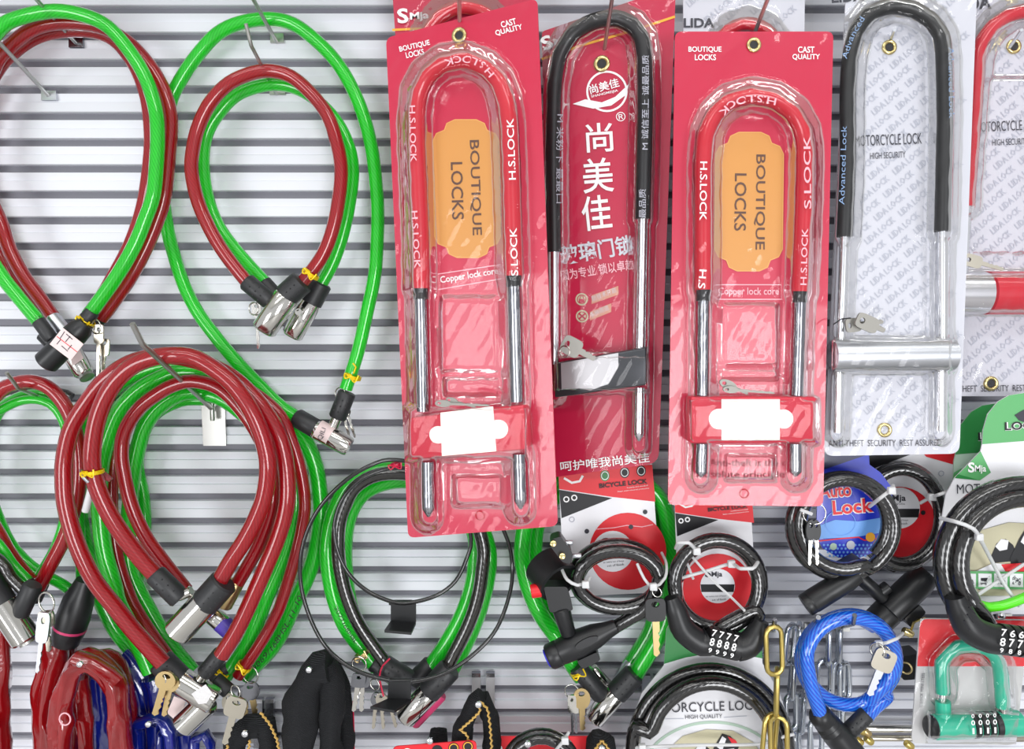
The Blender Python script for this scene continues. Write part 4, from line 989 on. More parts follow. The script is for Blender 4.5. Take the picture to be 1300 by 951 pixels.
prism('clamp_foot', Flat(.062), rr([(690, 745), (720, 745), (728, 775), (698, 778)], 4), -.008, .006, M_PLASTIC, cr)
cyl('release_button', (674, 751), (687, 749), .066, 9, M_BUTTON, cr)
zip_tie(t, [(713, 722, .068), (720, 736, .08), (733, 743, .084), (744, 741, .082), (749, 733, .074)], 0, (743, 742, .086), 2.2)
zip_tie(t, [(809, 716, .07), (818, 735, .078), (830, 746, .08), (844, 734, .074), (846, 716, .064), (840, 702, .05)], 0, (829, 745, .084), 2.0)
ring(t, (834, 752), 6, .082)
key(t, (832, 760), (834, 834), .08, 26, M_PLASTIC, .4, False, M_KEYG)

# second bicycle lock, combination
PLj = Pl((858, 645, .05), (953, 645, .05), (862, 800, .04))
t = thing('coil_lock', 'black coil combination lock showing four sevens, eights and nines on card', 'coil lock', P(915, 830, .05), 'coil locks on printed cards')
card, f = bike_card(t, PLj, [(856, 620), (952, 620), (962, 798), (862, 800)], .82, 858, 631, ((911, 747), 44, (911, 744), 22))
smja(PLj, 895, 733, 10, 22, M_INK, card)
text('an extra set of keys', PLj, [(896, 759), (922, 758)], 2.6, M_INK, card, res=1); text('set of finish', PLj, [(904, 763), (922, 762)], 2.6, M_INK, card, res=1)
tube('cable', [(857, 770, .074)]+coil(911, 741, 55, 56, 165, 165+360*1.05, .07, .06, .0)+coil(909, 741, 49, 51, 190, 190+260, .058, .07, -.16)+[(960, 775, .07), (957, 800, .07)], 0, 9.3, M_BLACKROPE, t)
vtube('lock_body', [(852, 758, .076), (858, 775, .076), (868, 800, .076), (890, 816, .076), (902, 813, .076)], [9.5, 14, 16, 17, 18], M_PLASTIC, t)
vtube('lock_body', [(936, 821, .076), (950, 818, .076), (960, 804, .076), (967, 788, .076)], [18.5, 17, 14, 9.5], M_PLASTIC, t)
cyl('dial_core', (898, 811), (940, 823), .076, 17, M_SLEEVE, t)
dials(t, (900, 812), (937, 821), .076, 18.5, [('7777', -9.5, 8.5), ('8888', 2.0, 10), ('9999', 13.0, 6)])
zip_tie(t, [(858, 696, .066), (862, 689, .08), (874, 689, .082), (884, 699, .07)], 0, (884, 700, .074), 2.4)
zip_tie(t, [(864, 734, .062), (900, 724, .062), (928, 716, .066), (940, 722, .082), (955, 722, .084), (962, 714, .074)], 0, (928, 716, .068), 2.4)
tube('zip_tail', [(878, 706, .066), (905, 737, .064), (930, 760, .068), (945, 775, .082)], 0, 1.8, M_ZIP, t, 6)
tube('zip_tail', [(871, 712, .064), (880, 735, .06)], 0, 1.8, M_ZIP, t, 6)

# motorcycle lock at the bottom
PLk = Flat(.036)
def rider(pl, cx, cy, s, parent, h=.0008):
    f = lambda pts: [(cx+x*s, cy+y*s) for x, y in pts]
    patch('printed_scene', pl, f([(-85, 30), (-70, 5), (-45, -18), (-10, -28), (30, -26), (62, -8), (80, 20), (86, 70), (-90, 70)]), M_BEIGE, parent, h)
    for i, (pts, m_) in enumerate((([(-34, 18), (-26, 0), (-14, -6), (-4, 2), (2, 16), (-6, 24), (-28, 26)], M_BLK), ([(-28, 4), (-20, -6), (-10, -4), (-12, 8), (-22, 10)], M_CARDW),
        ([(-8, 20), (4, -6), (14, -22), (26, -18), (40, -4), (34, 8), (20, 14), (10, 30), (-6, 32)], M_BLK), ([(6, -2), (14, -18), (20, -14), (14, 4)], M_CARDW), ([(22, -18), (34, -12), (40, -2), (30, -4)], M_PRED),
        ([(18, 2), (32, 0), (30, 8), (16, 12)], M_CARDW), ([(-60, 40), (-30, 26), (10, 30), (40, 34), (60, 48), (30, 54), (-50, 54)], M_CARDW), ([(-20, 28), (10, 26), (24, 34), (4, 42), (-14, 38)], M_PRED), ([(40, 36), (56, 44), (62, 56), (48, 52)], M_PRED),
        ([(-60, 46), (-30, 40), (-20, 56), (-50, 62)], M_BLK), ([(20, 44), (36, 42), (44, 58), (24, 60)], M_INK))):
        patch('printed_figure', pl, f(pts), m_, parent, h+.0002+.00012*i)
t = thing('coil_lock', 'black coil lock on white motorcycle lock card at the bottom edge', 'coil lock', P(902, 1010, .04), 'coil locks on printed cards')
ol = [(843, 845), (846, 800), (856, 780), (880, 770), (930, 770), (955, 780), (966, 800), (968, 842), (990, 880), (1006, 930), (1008, 1010), (795, 1010), (797, 930), (815, 880)]
card = prism('backing_card', PLk, ol, -.001, 0, M_CARDW, t)
patch('printed_band', PLk, [(843, 843), (846, 800), (856, 780), (880, 770), (930, 770), (955, 780), (966, 800), (968, 836), (930, 829), (898, 830), (870, 835)], M_CGREEN, card)
text('MOTORCYCLE LOCK', PLk, [(819, 906), (966, 901)], 12, M_INK, card)
text('HIGH QUALITY', PLk, [(870, 914), (917, 912.5)], 6, M_INK, card)
for a, b in (((835, 913), (868, 912.5)), ((919, 911), (948, 909))): band('printed_rule', PLk, [a, b], .7, M_PATTERN, card)
band('printed_arc', PLk, ell(905, 990, 92, 73, 30, PI*1.08, PI*1.92), 3.5, M_CGREENP, card, .0004)
rider(PLk, 905, 950, .85, card)
tube('cable', coil(902, 955, 99, 105, 180, 180+360*1.05, .046, .054)+coil(904, 962, 84, 95, 200, 200+360*.95, .058, .062), 0, 9.5, M_BLACKROPE, t)
zip_tie(t, [(793, 950, .05), (830, 948, .065), (880, 946, .05), (960, 945, .05), (985, 938, .062), (1008, 932, .062)], 0, (815, 949, .068), 2.2)

# blue card Auto Lock and its neighbour
t = thing('coil_lock', 'black coil lock on white and red card between the blue and green cards', 'coil lock', P(1145, 780, .03), 'coil locks on printed cards')
PLr = Flat(.026)
card = prism('backing_card', PLr, rr([(1086, 560), (1216, 560), (1203, 712), (1090, 716)], 4), -.001, 0, M_CARDW, t)
patch('printed_band', PLr, [(1160, 562), (1214, 562), (1211, 590), (1176, 580)], M_PRED, card)
patch('printed_wedge', PLr, [(1088, 562), (1164, 574), (1106, 596)], M_BLK, card)
patch('printed_disc', PLr, ell(1142, 664, 46), M_PRED, card, .0003); patch('printed_disc', PLr, ell(1142, 645, 26), M_CARDW, card, .0006)
patch('printed_stripe', PLr, [(1117, 646), (1167.5, 646), (1166, 657), (1118, 657)], M_BLK, card, .0008)
smja(PLr, 1122, 637, 12, 28, M_INK, card); text('bicycle', PLr, [(1130, 641.5), (1149, 641.5)], 3, M_INK, card, res=1)
text('an extra set of keys', PLr, [(1124, 663), (1153, 662)], 3, M_INK, card, res=1); text('set of finish', PLr, [(1130, 667), (1152, 666)], 3, M_INK, card, res=1)
patch('punched_hole', PLr, ell(1172, 651, 3, n=14), M_BLK, card, .0007); torus_px('emboss_ring', (1195, 601), 3.2, .5, PLr, .0005, M_PATTERN, card, 14, 5)
tube('cable', coil(1145, 656, 53, 64, 100, 100+360*2.1, .034, .05, .08), 0, 8.5, M_BLACKROPE, t)
cyl('lock_body', (1178, 728), (1110, 793), .032, 19, M_PLASTIC, t, prof=[(0, 14), (.05, 17), (.2, 19), (.72, 19), (.73, 18), (.75, 19), (1, 18.5)])
cyl('side_arm', (1090, 732), (1122, 760), .034, 9, M_PLASTIC, t); cyl('arm_collar', (1112, 756), (1128, 744), .034, 8, M_PLASTIC, t)
prism('side_block', Flat(.034), rr([(1148, 786), (1168, 768), (1176, 778), (1156, 797)], 3), -.006, .006, M_PLASTIC, t)
zip_tie(t, [(1168, 639, .036), (1180, 632, .04), (1192, 628, .058), (1206, 623, .05)], 0, (1182, 631, .048), 2.2)
t = thing('coil_lock', 'black coil lock on blue card with red Auto Lock lettering', 'coil lock', P(1070, 770, .06), 'coil locks on printed cards')
PLa = Flat(.054)
ol = [(1040, 560), (1102, 560), (1104, 590), (1118, 600), (1130, 616), (1136, 645), (1130, 676), (1112, 700), (1090, 709), (1064, 708), (1044, 696), (1036, 680)]
card = prism('backing_card', PLa, ol, -.001, 0, M_CBLUE, t)
patch('printed_band', PLa, [(1041, 562), (1101, 562), (1102, 577), (1041, 598)], M_CNAVY, card, .0003)
patch('printed_sky', PLa, [(1038, 668), (1060, 660), (1090, 662), (1126, 656), (1120, 676), (1086, 682), (1040, 684)], M_SKY, card, .0003)
band('printed_line', PLa, [(1039, 687), (1066, 684), (1090, 682), (1097, 686), (1112, 684)], 1.6, M_PRED, card, .0005)
for j in range(4):
    for i in range(13-j): patch('printed_dot', PLa, ell(1046+i*5+j*2.5, 692+j*4.6, 1.5, n=8), M_SKY, card, .0004)
for st, pth, hp in (('Auto', [(1040, 634), (1082, 631)], 19), ('Lock', [(1057, 655), (1110, 651)], 20)):
    text(st, PLa, pth, hp, M_WHITE, card, .0006, bold=.06); text(st, PLa, [(pth[0][0]+1, pth[0][1]-1), (pth[1][0]-1, pth[1][1]-1)], hp-2, M_PRED, card, .0012, bold=.02)
patch('printed_dot', PLa, ell(1105, 682, 6, n=18), M_YEL, card, .0008); patch('printed_dot', PLa, ell(1058, 694, 4.5, n=18), M_CGREENP, card, .0008); patch('printed_dot', PLa, ell(1080, 692, 5.5, n=18), M_PATTERN, card, .0008)
band('printed_ring', PLa, ell(1067, 664, 19, 16), .8, M_SKY, card, .0007, True)
tube('cable', coil(1070, 668, 65, 62, 60, 60+360*1.0, .064, .074)+coil(1072, 665, 58, 58, 65, 65+340, .078, .07, .06), 0, 9, M_BLACKROPE, t)
cyl('lock_body', (1022, 769), (1088, 728), .066, 15, M_PLASTIC, t, prof=[(0, 14.4), (.04, 15), (.1, 15), (.11, 14.6), (.14, 15.4), (.8, 15), (1, 12)])
prism('side_block', Flat(.066), rr([(1066, 722), (1092, 708), (1098, 716), (1074, 732)], 3), -.006, .006, M_PLASTIC, t)
zip_tie(t, [(1104, 643, .07), (1118, 632, .092), (1130, 623, .094), (1134, 617, .08)], 0, (1131, 623, .096), 2.4)
ring(t, (1034, 652), 14, .082, .9, tilt=.1); tube('zip_tail', [(1016, 647, .084), (1031, 653, .085)], 0, 2.4, M_ZIP, t, 6)
for x in (1030, 1036): key(t, (x, 660), (x-2 if x < 1033 else x+2, 718), .084-(x-1030)*.0004, 12, M_PLASTIC, .46, True, M_CHROME)

# green motorcycle cards at the right edge
def moto_card(label, off, dx, dy, front):
    t = thing('coil_lock', label, 'coil lock', P(1290+dx, 800, off), 'coil locks on printed cards'); pl = Flat(off); g = lambda pts: [(x+dx, y+dy) for x, y in pts]
    ol = g([(1247, 564), (1248, 547), (1254, 526), (1267, 510), (1281, 502), (1300, 499), (1320, 502), (1336, 512), (1347, 528), (1352, 560), (1390, 610), (1405, 680), (1395, 740), (1370, 775), (1230, 775), (1205, 740), (1190, 690), (1201, 628), (1212, 607), (1245, 573)])
    if not front: ol = ol[:9]+g([(1350, 600), (1350, 700), (1255, 700), (1240, 640), (1244, 600)])+ol[-1:]
    card = prism('backing_card', pl, ol, -.001, 0, M_CARDW if front else M_CGREENP, t)
    patch('printed_band', pl, g([(1247, 564), (1248, 547), (1254, 526), (1267, 510), (1281, 502), (1300, 499), (1320, 502), (1336, 512), (1347, 528), (1352, 560), (1300, 560)]), M_CGREENL if front else M_CGREEN, card)
    text('LOCK', pl, g([(1276, 547), (1324, 545)]), 11, M_WHITE, card, .0005, bold=.07); text('LOCK', pl, g([(1276, 546.5), (1324, 544.5)]), 10.5, M_BLK, card, .0009, bold=.02)
    if not front: return t, pl, card
    d = patch('printed_diamond', pl, g([(1245, 573), (1258, 600), (1244, 610), (1212, 607)]), M_CGREENL if front else M_CGREEN, card)
    patch('printed_shade', pl, g([(1212, 607), (1216, 602), (1244, 610)]), M_CGREEN, d, .0005)
    return t, pl, card
t, pl, card = moto_card('pale green motorcycle lock card behind the white one at right edge', .04, -34, 13, False)
patch('printed_leaf', pl, [(1211, 600), (1222, 594), (1216, 604), (1207, 625)], M_CGREENL, card, .0007)
t, pl, card = moto_card('large black coil combination lock on white motorcycle card at right edge', .06, 0, 0, True)
smja(pl, 1229, 600, 13, 23, M_WHITE, card)
text('MOTORCYCLE', pl, [(1215, 627), (1306, 624)], 12, M_INK, card)
patch('printed_figure', pl, [(1288, 527), (1300, 520), (1308, 526), (1300, 536), (1294, 534)], M_INK, card, .0007)
rider(pl, 1290, 690, .95, card)
patch('printed_strip', pl, [(1220, 725), (1380, 727), (1380, 750), (1220, 747)], M_CGREENL, card, .003)
for k, gph in enumerate(('🛵', '🛒', '🚲', '🏍', '🛵')):
    x = 1222+k*20; q = patch('printed_square', pl, [(x, 728), (x+17, 728.5), (x+17, 745.5), (x, 745)], M_CARDW, card, .0033)
    text(gph, pl, [(x+2.5, 743), (x+14.5, 743.3)], 12, M_INK, q, .0036, res=1)
tube('cable', [(1262, 818, .09), (1225, 795, .09)]+coil(1300, 715, 103, 100, 140, 140+330, .088, .075)+coil(1300, 715, 86, 84, 110, 110+75, .075, .088, .0)[1:], 0, 12, M_BLACKROPE, t)
tube('cable', coil(1302, 716, 84, 84, 145, 145+250, .095, .08), 0, 12, M_BLACKROPE, t)
tube('cable', [(1242, 768, .076), (1256, 771, .076), (1270, 769.5, .076), (1285, 765, .076), (1300, 759, .076), (1330, 745, .076)], 0, 6.5, M_LIME, t)
vtube('lock_body', [(1212, 756, .094), (1219, 776, .094), (1232, 798, .094), (1255, 810, .094), (1270, 812, .094)], [13, 16.5, 19, 19.5, 19], M_PLASTIC, t)
for a, b in (((1234, 752), (1241, 760)), ((1234, 760), (1242, 769)), ((1234, 769), (1242, 777)), ((1232, 778), (1240, 788)), ((1228, 786), (1235, 798))): 
    tube('grip_rib', [(a[0]-4, a[1]+2, .107), (b[0]-4, b[1]+2, .107)], 0, 1.2, M_BLK, t, 6)
cyl('dial_core', (1266, 811), (1330, 818), .094, 18, M_SLEEVE, t)
dials(t, (1268, 811), (1324, 818), .094, 20, [('76655', -8.5, 9), ('87766', 3.5, 10.5), ('98877', 14.2, 6)], n=5)
zip_tie(t, [(1194, 658, .09), (1215, 663, .107), (1235, 671, .107), (1244, 684, .098), (1258, 710, .075), (1275, 742, .07), (1295, 770, .075)], 0, (1242, 682, .102), 2.6)
tube('zip_tail', [(1300, 716, .066), (1270, 736, .068), (1240, 756, .072)], 0, 2.2, M_ZIP, t, 6)
hook('white tipped hook just below the lime cable at right edge', (1276, 786, .002), None, (1270, 781, .07), 2.6, m=M_BRUSH, ball=True)
t = thing('lock_card', 'red lock card corner behind the number dials at right edge', 'lock card', P(1300, 800, .03))
prism('backing_card', Flat(.044), [(1268, 783), (1300, 783), (1340, 783), (1330, 800), (1290, 792)], -.001, 0, M_PRED, t)

# teal U-lock card
PLt = Pl((1168, 786, .05), (1304, 788, .05), (1158, 944, .056))
t = thing('u_lock_pack', 'teal U-shaped combination lock on grey and red card at lower right', 'lock pack', PLt.pt(1225, 945), 'boxed teal u-lock')
ct = [(1168, 785), (1306, 787), (1290, 946), (1157, 944)]
card = prism('backing_card', PLt, rr(ct, 9), -.0012, 0, mat('card_pale_grey', (196, 197, 196), .45, coat=.2), t)
patch('printed_band', PLt, rr([(1168.5, 786), (1305.5, 788), (1300, 846), (1164.5, 846)], [9, 9, 0, 0]), M_PRED, card)
text('U LOCK MINI STEEL', PLt, [(1171, 898), (1174, 854)], 4, M_INK, card, res=1); text('MULTI LOCK', PLt, [(1253, 941), (1283, 940)], 3, M_INK, card, res=1)
st_ = PLt.scale(1230, 870); hc = .0085
sh = tube_on('shackle', PLt, [(1197, 880), (1196, 858), (1196, 842), (1203, 829), (1215, 822), (1232, 820), (1248, 822), (1261, 830), (1268, 843), (1271, 860), (1273, 898)], hc, 8.6*st_, M_TEAL, t)
tube_on('steel_leg', PLt, [(1197, 878), (1196, 892)], hc, 5.5*st_, M_CHROME, sh); tube_on('steel_leg', PLt, [(1273, 895), (1273, 908)], hc, 5.5*st_, M_CHROME, sh)
tube_on('shackle_foot', PLt, [(1197, 890), (1198, 920)], hc, 9*st_, M_TEAL, sh)
la, lb_ = PLt.pt(1184, 923, hc), PLt.pt(1296, 918, hc)
lathe3('lock_body', la, lb_, cylp(15.5*st_, e=.02), M_TEAL, t, 28)
lathe3('end_cap', PLt.pt(1181, 923, hc+.001), PLt.pt(1187, 923, hc), cylp(14*st_, e=.1), M_PLASTIC, t, 28)
dials(t, (1231, 921), (1268, 919.5), .056+hc, 16.4, [('0000', -11.5, 5), ('0000', -3, 6.5), ('1111', 7.5, 7.5)])
blister(PLt, ct, [([(1197, 880), (1196, 842), (1215, 822), (1232, 820), (1248, 822), (1268, 843), (1273, 898)], 11, .0145)], [(1180, 906, 1296, 938, .0165)], t, 50, 60, seed=4)

# blue coil
t = thing('coil_lock', 'translucent blue coil cable lock with steel key and black ribbed body', 'coil lock', P(1075, 950, .06))
tube('cable', [(1043, 912, .074), (1038, 896, .074), (1030, 872, .074)]+coil(1080, 836, 56, 52, 160, 160+250, .074, .066)[1:]+coil(1079, 838, 58, 57, 52, 52+350, .06, .064, 0)[1:]+[(1126, 884, .06), (1110, 898, .062), (1098, 912, .066)], 0, 9.4, M_BLUE, t)
tube('cable', coil(1074, 838, 57, 55, 120, 120+190, .05, .054), 0, 9.2, M_BLUE, t)
sleeve('end_sleeve', (1101, 906), (1076, 930), .068, 11, M_SLEEVE, t)
cyl('lock_body', (1036, 902), (1094, 972), .072, 17, M_PLASTIC, t, prof=[(0, 11), (.06, 15), (.14, 15.5), (.15, 15), (.2, 16), (.21, 15.5), (.27, 17), (.28, 16.4), (.34, 17.6), (.35, 17), (.42, 18), (1, 17)])
zip_tie(t, [(1113, 818, .075), (1126, 816, .082), (1138, 811, .08), (1146, 804, .062)], 0, (1115, 818, .08), 2.2)
ring(t, (1114, 826), 9, .082, 1.6, tilt=.9); ring(t, (1122, 828), 8, .078, 1.4, tilt=.7)
key(t, (1128, 826), (1104, 884), .086, 29, M_KEY, .45, False, M_BRUSH)
hook('dark tipped hook in the gap left of the blue coil', (1031, 797, .002), None, (1039, 784, .1), 2.6, m=M_DSTEEL)
hook('dark tipped hook holding the top of the blue coil', (1070, 796, .002), (1083, 792, .09), (1085, 781, .096), 2.6, m=M_DSTEEL)
hook('dark tipped hook holding the yellow chain', (976, 797, .002), (981, 799, .084), (984, 787, .09), 2.6, m=M_DSTEEL)

# ================================================================== chains
def link_mesh(L, wd, r):
    pts = []
    hh, hw = L/2-wd/2, wd/2-r
    for a in range(0, 181, 30): pts.append(Vector((hw*math.cos(math.radians(a)), 0, hh+hw*math.sin(math.radians(a)))))
    for a in range(180, 361, 30): pts.append(Vector((hw*math.cos(math.radians(a)), 0, -hh+hw*math.sin(math.radians(a)))))
    V, Fc, U = tube_data(pts, r, 8, True); return V, Fc
def chain(label, links, L, wd, r, m, group):
    """links: (px, py, off, turn about the vertical, lean)"""
    t = thing('chain', label, 'chain', P(links[0][0], 951, links[0][2]), group); me = None
    V, Fc = link_mesh(L, wd, r)
    for px, py, off, tw, lean in links:
        if me is None:
            o = obj('chain_link', V, Fc, m, t, sharp=1.4); me = o.data
        else:
            o = bpy.data.objects.new('chain_link', me); COL.objects.link(o); o.parent = t
        o.location = P(px, py, off)-LOC[t.name]; o.rotation_euler = (Matrix.Rotation(math.radians(lean), 3, 'Y') @ Matrix.Rotation(math.radians(tw), 3, 'Z')).to_euler()
    return t
s6 = W(.06)
chain('yellow zinc chain hanging in front of the motorcycle card', [(983, 826, .088, 8, -3), (986, 879, .08, 74, 0), (977, 936, .078, 25, 4), (989, 940, .084, -30, -2), (986, 985, .08, 80, 0)], 68*s6, 27*s6, 3.3*s6, M_CHAINY, 'hanging chains')
s3 = W(.03)
def strand(x, y0, dy, off, n, a0=0, dx=0, lean=0): return [(x+dx*i+(i % 2), y0+dy*i, off, a0+(i % 2)*80, lean) for i in range(n)]
chain('bright steel chain just right of the yellow chain', [(1003, 818, .03, 40, 4), (1006, 862, .03, 80, 3), (1004, 905, .03, 30, 0), (1007, 950, .026, 75, 0)], 60*s3, 27*s3, 3.6*s3, M_CHAINS, 'hanging chains')
chain('bright steel chain second right of the yellow chain', [(1015, 816, .015, 70, -2), (1016, 860, .015, 15, 4), (1018, 905, .015, 80, 2), (1022, 946, .015, 20, -4)], 60*s3, 27*s3, 3.6*s3, M_CHAINS, 'hanging chains')
chain('bright steel chain seen through the left of the blue coil', [(1052, 818, .028, 70, 0), (1046, 862, .028, 10, 0), (1050, 902, .028, 75, 0), (1036, 936, .028, 20, 0)], 60*s3, 27*s3, 3.6*s3, M_CHAINS, 'hanging chains')
chain('bright steel chain seen through the middle of the blue coil', [(1065, 816, .011, 75, 0), (1064, 862, .011, 25, 0), (1072, 866, .011, 30, -3), (1068, 905, .011, 78, 0)], 60*s3, 27*s3, 3.6*s3, M_CHAINS, 'hanging chains')
chain('bright steel chain glimpsed left of the yellow chain', [(966, 842, .02, 30, 4), (969, 872, .02, 70, -6)], 34*s3, 20*s3, 3*s3, M_CHAINS, 'hanging chains')

# rail with bolts at the bottom right
t = thing('steel_bar', 'pair of bright metal bars behind the teal lock card', 'bar', P(1140, 951, .01))
cyl('rod', (1092, 925), (1300, 926), .012, 5, M_CHROME, t, e=.01); cyl('rod', (1092, 937), (1300, 938), .012, 4, M_KEY, t, e=.01)
for c, m_ in (((1093, 927), M_CHAINY), ((1100, 930), M_KEYG), ((1103, 940), M_CHAINY), ((1090, 941), M_CHAINY), ((1154, 946), M_CHAINY)): cyl('nut', (c[0]-4, c[1]-3), (c[0]+4, c[1]+3), .024, 5, m_, t, e=.2)
t = thing('padlock', 'dark latch body with brass ring behind the blue coil', 'lock', P(1155, 865, .02))
prism('latch_body', Flat(.02), rr([(1143, 834), (1170, 830), (1170, 862), (1146, 864)], 4), -.01, .006, M_PLASTIC, t)
torus_px('brass_ring', (1150, 848), 7, 1.4, Flat(.03), 0, M_BRASS, t, 18, 6, tilt=.7)
tube('brass_wire', [(1148, 806, .04), (1156, 802, .045), (1160, 790, .045), (1174, 785, .04)], 0, 1.6, M_CHAINY, t, 6)
cyl('brass_nut', (1147, 800), (1158, 806), .046, 5, M_BRASS, t, e=.2)

# ================================================================== sleeves and bags at the bottom left
t = thing('chain_sleeve', 'glossy red film sleeve cut by the left edge', 'chain lock', P(0, 990, .05), 'film covered chain locks')
strap('sleeve', [(-6, 785), (0, 820), (2, 860), (-1, 900), (2, 940), (2, 990)], .05, 11, .008, M_REDFILM, t, seed=1)
t = thing('chain_sleeve', 'dark red film sleeve hanging straight under the black key body', 'chain lock', P(60, 990, .03), 'film covered chain locks')
strap('sleeve', [(72, 815), (68, 840), (60, 870), (56, 910), (60, 950), (62, 1120)], .034, 17, .009, M_REDFILM, t, seed=2)
strap('sleeve_fold', [(84, 820), (88, 850), (90, 900), (92, 950), (92, 1120)], .016, 13, .007, M_REDFILM, t, seed=12)
t = thing('chain_sleeve', 'red film sleeve folded over a white tipped hook', 'chain lock', P(110, 990, .05), 'film covered chain locks')
strap('sleeve', [(80, 1120), (78, 950), (79, 905), (86, 868), (95, 847), (112, 838), (132, 848), (146, 868), (150, 900), (153, 950), (155, 1120)], .06, 14, .009, M_REDFILM, t, seed=3)
strap('sleeve_fold', [(96, 835), (118, 842), (140, 856), (150, 866)], .072, 8, .006, M_REDFILM, t, seed=4)
torus_px('film_ring', (82.5, 913), 7, 1.0, Flat(.071), 0, M_PINK, t, 14, 6, ry=8)
t = thing('chain_sleeve', 'darkest red film sleeve curving behind the folded one', 'chain lock', P(160, 990, .03), 'film covered chain locks')
strap('sleeve', [(118, 835), (135, 832), (150, 845), (160, 880), (164, 920), (164, 1120)], .04, 10, .008, M_REDFILM, t, seed=5)
strap('sleeve_fold', [(104, 860), (106, 900), (110, 950), (110, 1120)], .032, 10, .006, M_REDFILM, t, seed=6)
t = thing('chain_sleeve', 'navy blue film sleeve hanging behind the red ones', 'chain lock', P(140, 990, .02), 'film covered chain locks')
strap('sleeve', [(150, 838), (170, 856), (180, 885), (180, 930), (176, 1120)], .02, 17, .007, M_BLUEFILM, t, seed=7)
strap('sleeve_fold', [(120, 860), (124, 900), (126, 950), (126, 1120)], .012, 18, .005, M_BLUEFILM, t, seed=8)
strap('sleeve_fold', [(192, 862), (198, 900), (200, 1120)], .027, 14, .005, M_BLUEFILM, t, seed=18)
t = thing('chain_sleeve', 'bright blue film sleeve bent square under the gold keys', 'chain lock', P(190, 990, .05), 'film covered chain locks')
strap('sleeve', [(176, 1120), (174, 950), (174, 928), (172, 918), (184, 916), (204, 910), (214, 925), (218, 950), (222, 1120)], .04, 8, .006, M_BLUEFILM, t, seed=9)
strap('sleeve_fold', [(206, 930), (204, 950), (200, 1120)], .034, 6, .005, M_BLUEFILM, t, seed=19)
t = thing('chain_sleeve', 'small blue film sleeve just right of the square one', 'chain lock', P(250, 990, .04), 'film covered chain locks')
strap('sleeve', [(248, 1120), (248, 955), (250, 938), (260, 932), (268, 945), (268, 1120)], .044, 6, .005, M_BLUEFILM, t, seed=10)
strap('sleeve_fold', [(232, 930), (234, 1120)], .03, 14, .005, M_BLUEFILM, t, seed=20)
hook('white tipped hook through the folded red sleeve', (112, 856, .002), None, (103, 842, .085), 2.2, m=M_DSTEEL, ball=True, group='white tipped hooks')
hook('white tipped hook through the square blue sleeve', (200, 925, .002), None, (189.5, 918, .075), 2.2, m=M_DSTEEL, ball=True, group='white tipped hooks')
t = thing('fabric_sleeve', 'black ribbed fabric chain sleeve beside the wire loop', 'chain lock', P(405, 990, .05), 'fabric covered chain locks')
strap('sleeve', [(380, 1120), (380, 950), (382, 905), (390, 868), (404, 848), (418, 846)], .055, 22, .011, M_FABRIC, t, wr=.06, seed=1)
strap('sleeve', [(413, 843), (420, 858), (421, 890), (420, 940), (418, 1120)], .05, 16, .01, M_FABRIC, t, wr=.06, seed=2)
strap('sleeve_back', [(422, 842), (434, 868), (440, 910), (442, 1120)], .03, 9, .006, M_FABRIC, t, wr=.05, seed=3)
tube('red_thread', [(448, 890, .03), (449.5, 930, .03), (449.5, 990, .03)], 0, .8, M_CARDRED, t, 6)
hook('white tipped hook through the ribbed black sleeve', (402, 862, .002), None, (393, 849, .085), 2.2, m=M_DSTEEL, ball=True, group='white tipped hooks')
def stitched(label, path, off, wpx, seams, seed):
    t = thing('fabric_sleeve', label, 'chain lock', P(path[0][0], 990, off), 'fabric covered chain locks')
    strap('sleeve', path, off, wpx, .008, M_FABRIC, t, wr=.05, seed=seed)
    for sm_ in seams: tube('stitching', [(x+(1 if i % 2 else -1), y, off+.012) for i, (x, y) in enumerate(sm_)], 0, 1.6, M_STITCH, t, 6, step=.002)
    return t
def lerp_path(pts, n):
    f = along(pts); return [tuple(f(i/n)[0]) for i in range(n+1)]
stitched('black fabric sleeve with gold seam arching under the round keys', [(296, 1120), (298, 960), (303, 935), (315, 922), (330, 922), (341, 940), (346, 1120)], .05, 14, [lerp_path([(331, 905), (343, 920), (352, 940), (356, 965)], 22), lerp_path([(317, 940), (315, 960)], 8), lerp_path([(289, 946), (286, 965)], 7)], 4)
hook('white tipped hook through the gold seamed sleeve at left', (316, 938, .002), None, (312, 930, .085), 2.4, m=M_DSTEEL, ball=True, group='white tipped hooks')
tw = stitched('black fabric sleeve with gold zigzag seam on a two-pronged clip', [(588, 1120), (586, 945), (592, 915), (604, 893), (614, 886)], .05, 13, [lerp_path([(609, 893), (609, 904), (598, 915), (584, 927), (592, 932), (597, 945), (598, 960)], 30)], 5)
strap('sleeve', [(613, 884), (620, 905), (624, 935), (626, 1120)], .046, 11, .008, M_FABRIC, tw, wr=.05, seed=6)
tube('stitching', [(x+(1 if i % 2 else -1), y, .058) for i, (x, y) in enumerate(lerp_path([(610, 891), (619, 900), (622, 920), (624, 945), (624, 965)], 22))], 0, 1.6, M_STITCH, tw, 6, step=.002)
hook('white tipped hook through the zigzag seamed sleeve', (611, 900, .002), None, (607.5, 893, .085), 2.4, m=M_DSTEEL, ball=True, group='white tipped hooks')
stitched('black fabric sleeve with gold seam below the chrome green lock', [(748, 1120), (752, 960), (760, 936), (768, 940), (774, 962), (776, 1120)], .05, 9, [lerp_path([(756, 951), (764, 940), (772, 950), (776, 966)], 14)], 7)
hook('white tipped hook through the sleeve below the chrome green lock', (766, 956, .002), None, (764, 949, .085), 2.4, m=M_DSTEEL, ball=True, group='white tipped hooks')
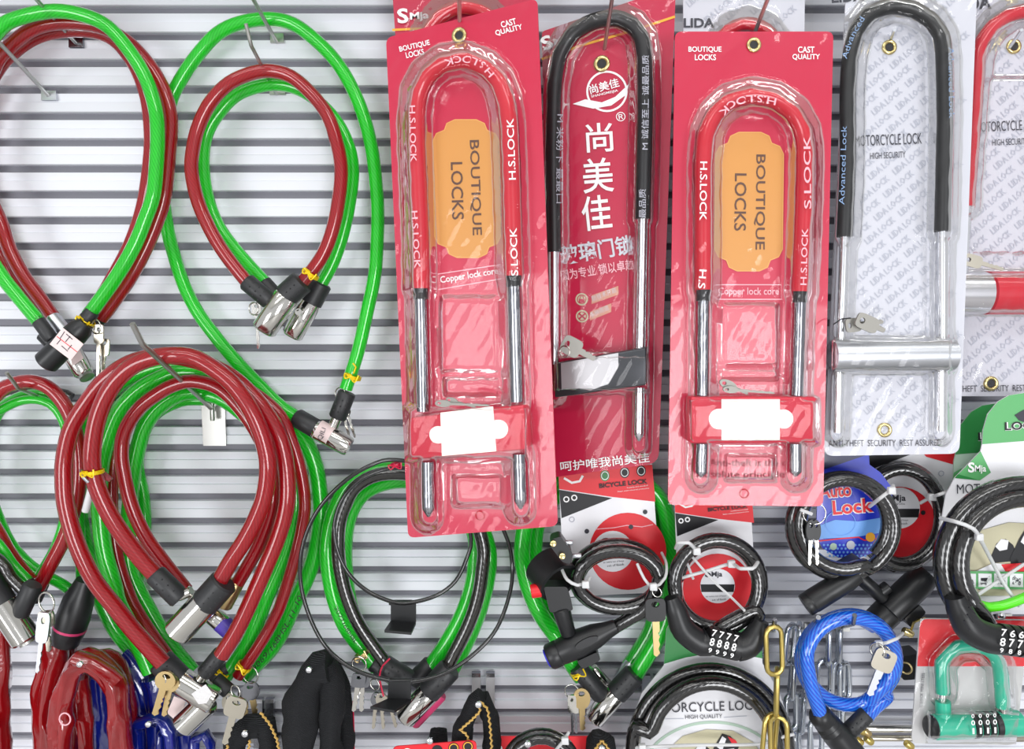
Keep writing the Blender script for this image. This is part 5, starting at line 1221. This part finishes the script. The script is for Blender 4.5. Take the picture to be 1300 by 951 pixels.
for lab, xs, m_ in (('pair of flat steel prongs clipped over the slat beside zigzag sleeve', (599, 617), M_SATIN), ('pair of dark prongs clipped over the slat beside left gold seam', (322, 336.5), M_DSTEEL), ('steel prong clipped over the slat beside motorcycle card', (815, 830), M_BRUSH)):
    t = thing('slat_clip', lab, 'clip', P(xs[0]+5, 890, 0), 'clips on the slat edges')
    y0 = 855 if xs[0] == 599 else (888 if xs[0] < 400 else 858)
    for x in xs:
        prism('prong', Flat(.004), [(x, y0), (x+11, y0), (x+11, y0+62), (x, y0+62)], -.002, .002, m_, t)
        prism('prong_lip', Flat(.007), [(x, y0), (x+11, y0), (x+11, y0+5), (x, y0+5)], -.003, .001, M_SILVER, t)
t = thing('fabric_sleeve', 'small black fabric sleeve top behind the left red bottom card', 'chain lock', P(555, 990, .02), 'fabric covered chain locks')
strap('sleeve', [(548, 1120), (550, 950), (557, 932), (562, 950), (563, 1120)], .02, 8, .006, M_FABRIC, t, wr=.05, seed=9)
for lab, x0, x1, y in (('red lock card cut by the bottom edge under the zigzag sleeve', 498, 605, 940), ('red lock card cut by the bottom edge behind the small black coil', 622, 760, 935)):
    t = thing('lock_card', lab, 'lock card', P((x0+x1)/2, 1010, .06), 'red lock cards along the bottom edge')
    pl = Flat(.066 if x0 < 600 else .036); card = prism('backing_card', pl, rr([(x0, y+8 if x0 < 600 else y), (x1, y), (x1, 1010), (x0, 1010)], 8), -.001, 0, M_PRED, t)
    if x0 < 600:
        for c, m_ in (((517, 957), M_WHITE), ((555, 953), M_BLK), ((576, 950), M_BLK), ((594, 948), M_BLK)): patch('printed_emblem', pl, ell(*c, 7, n=18), m_, card)
        for c in ((576, 950), (594, 948)): band('printed_emblem_ring', pl, ell(*c, 5.4, n=18), 1.2, M_YEL, card, .0006, True)
    else: patch('printed_emblem', pl, ell(632, 951, 6, n=16), M_WHITE, card)
hook('white tipped hook through the left red bottom card', (548, 952, .002), None, (546, 939, .085), 2.4, m=M_DSTEEL, ball=True, group='white tipped hooks')
t = thing('coil_lock', 'small black rope coil rising at the bottom edge', 'coil lock', P(688, 1010, .06), 'coil locks on printed cards')
tube('cable', coil(688, 980, 49, 52, 100, 100+360*2, .062, .08, .25), 0, 7.5, M_BLACKROPE, t)
zip_tie(t, [(706, 952, .08), (716, 940, .088), (722, 930, .082)], 0, (717, 940, .09), 2.2)
hook('white tipped hook inside the small bottom coil', (671, 953, .002), None, (670, 943, .09), 2.4, m=M_PURPLE, ball=True, group='white tipped hooks')
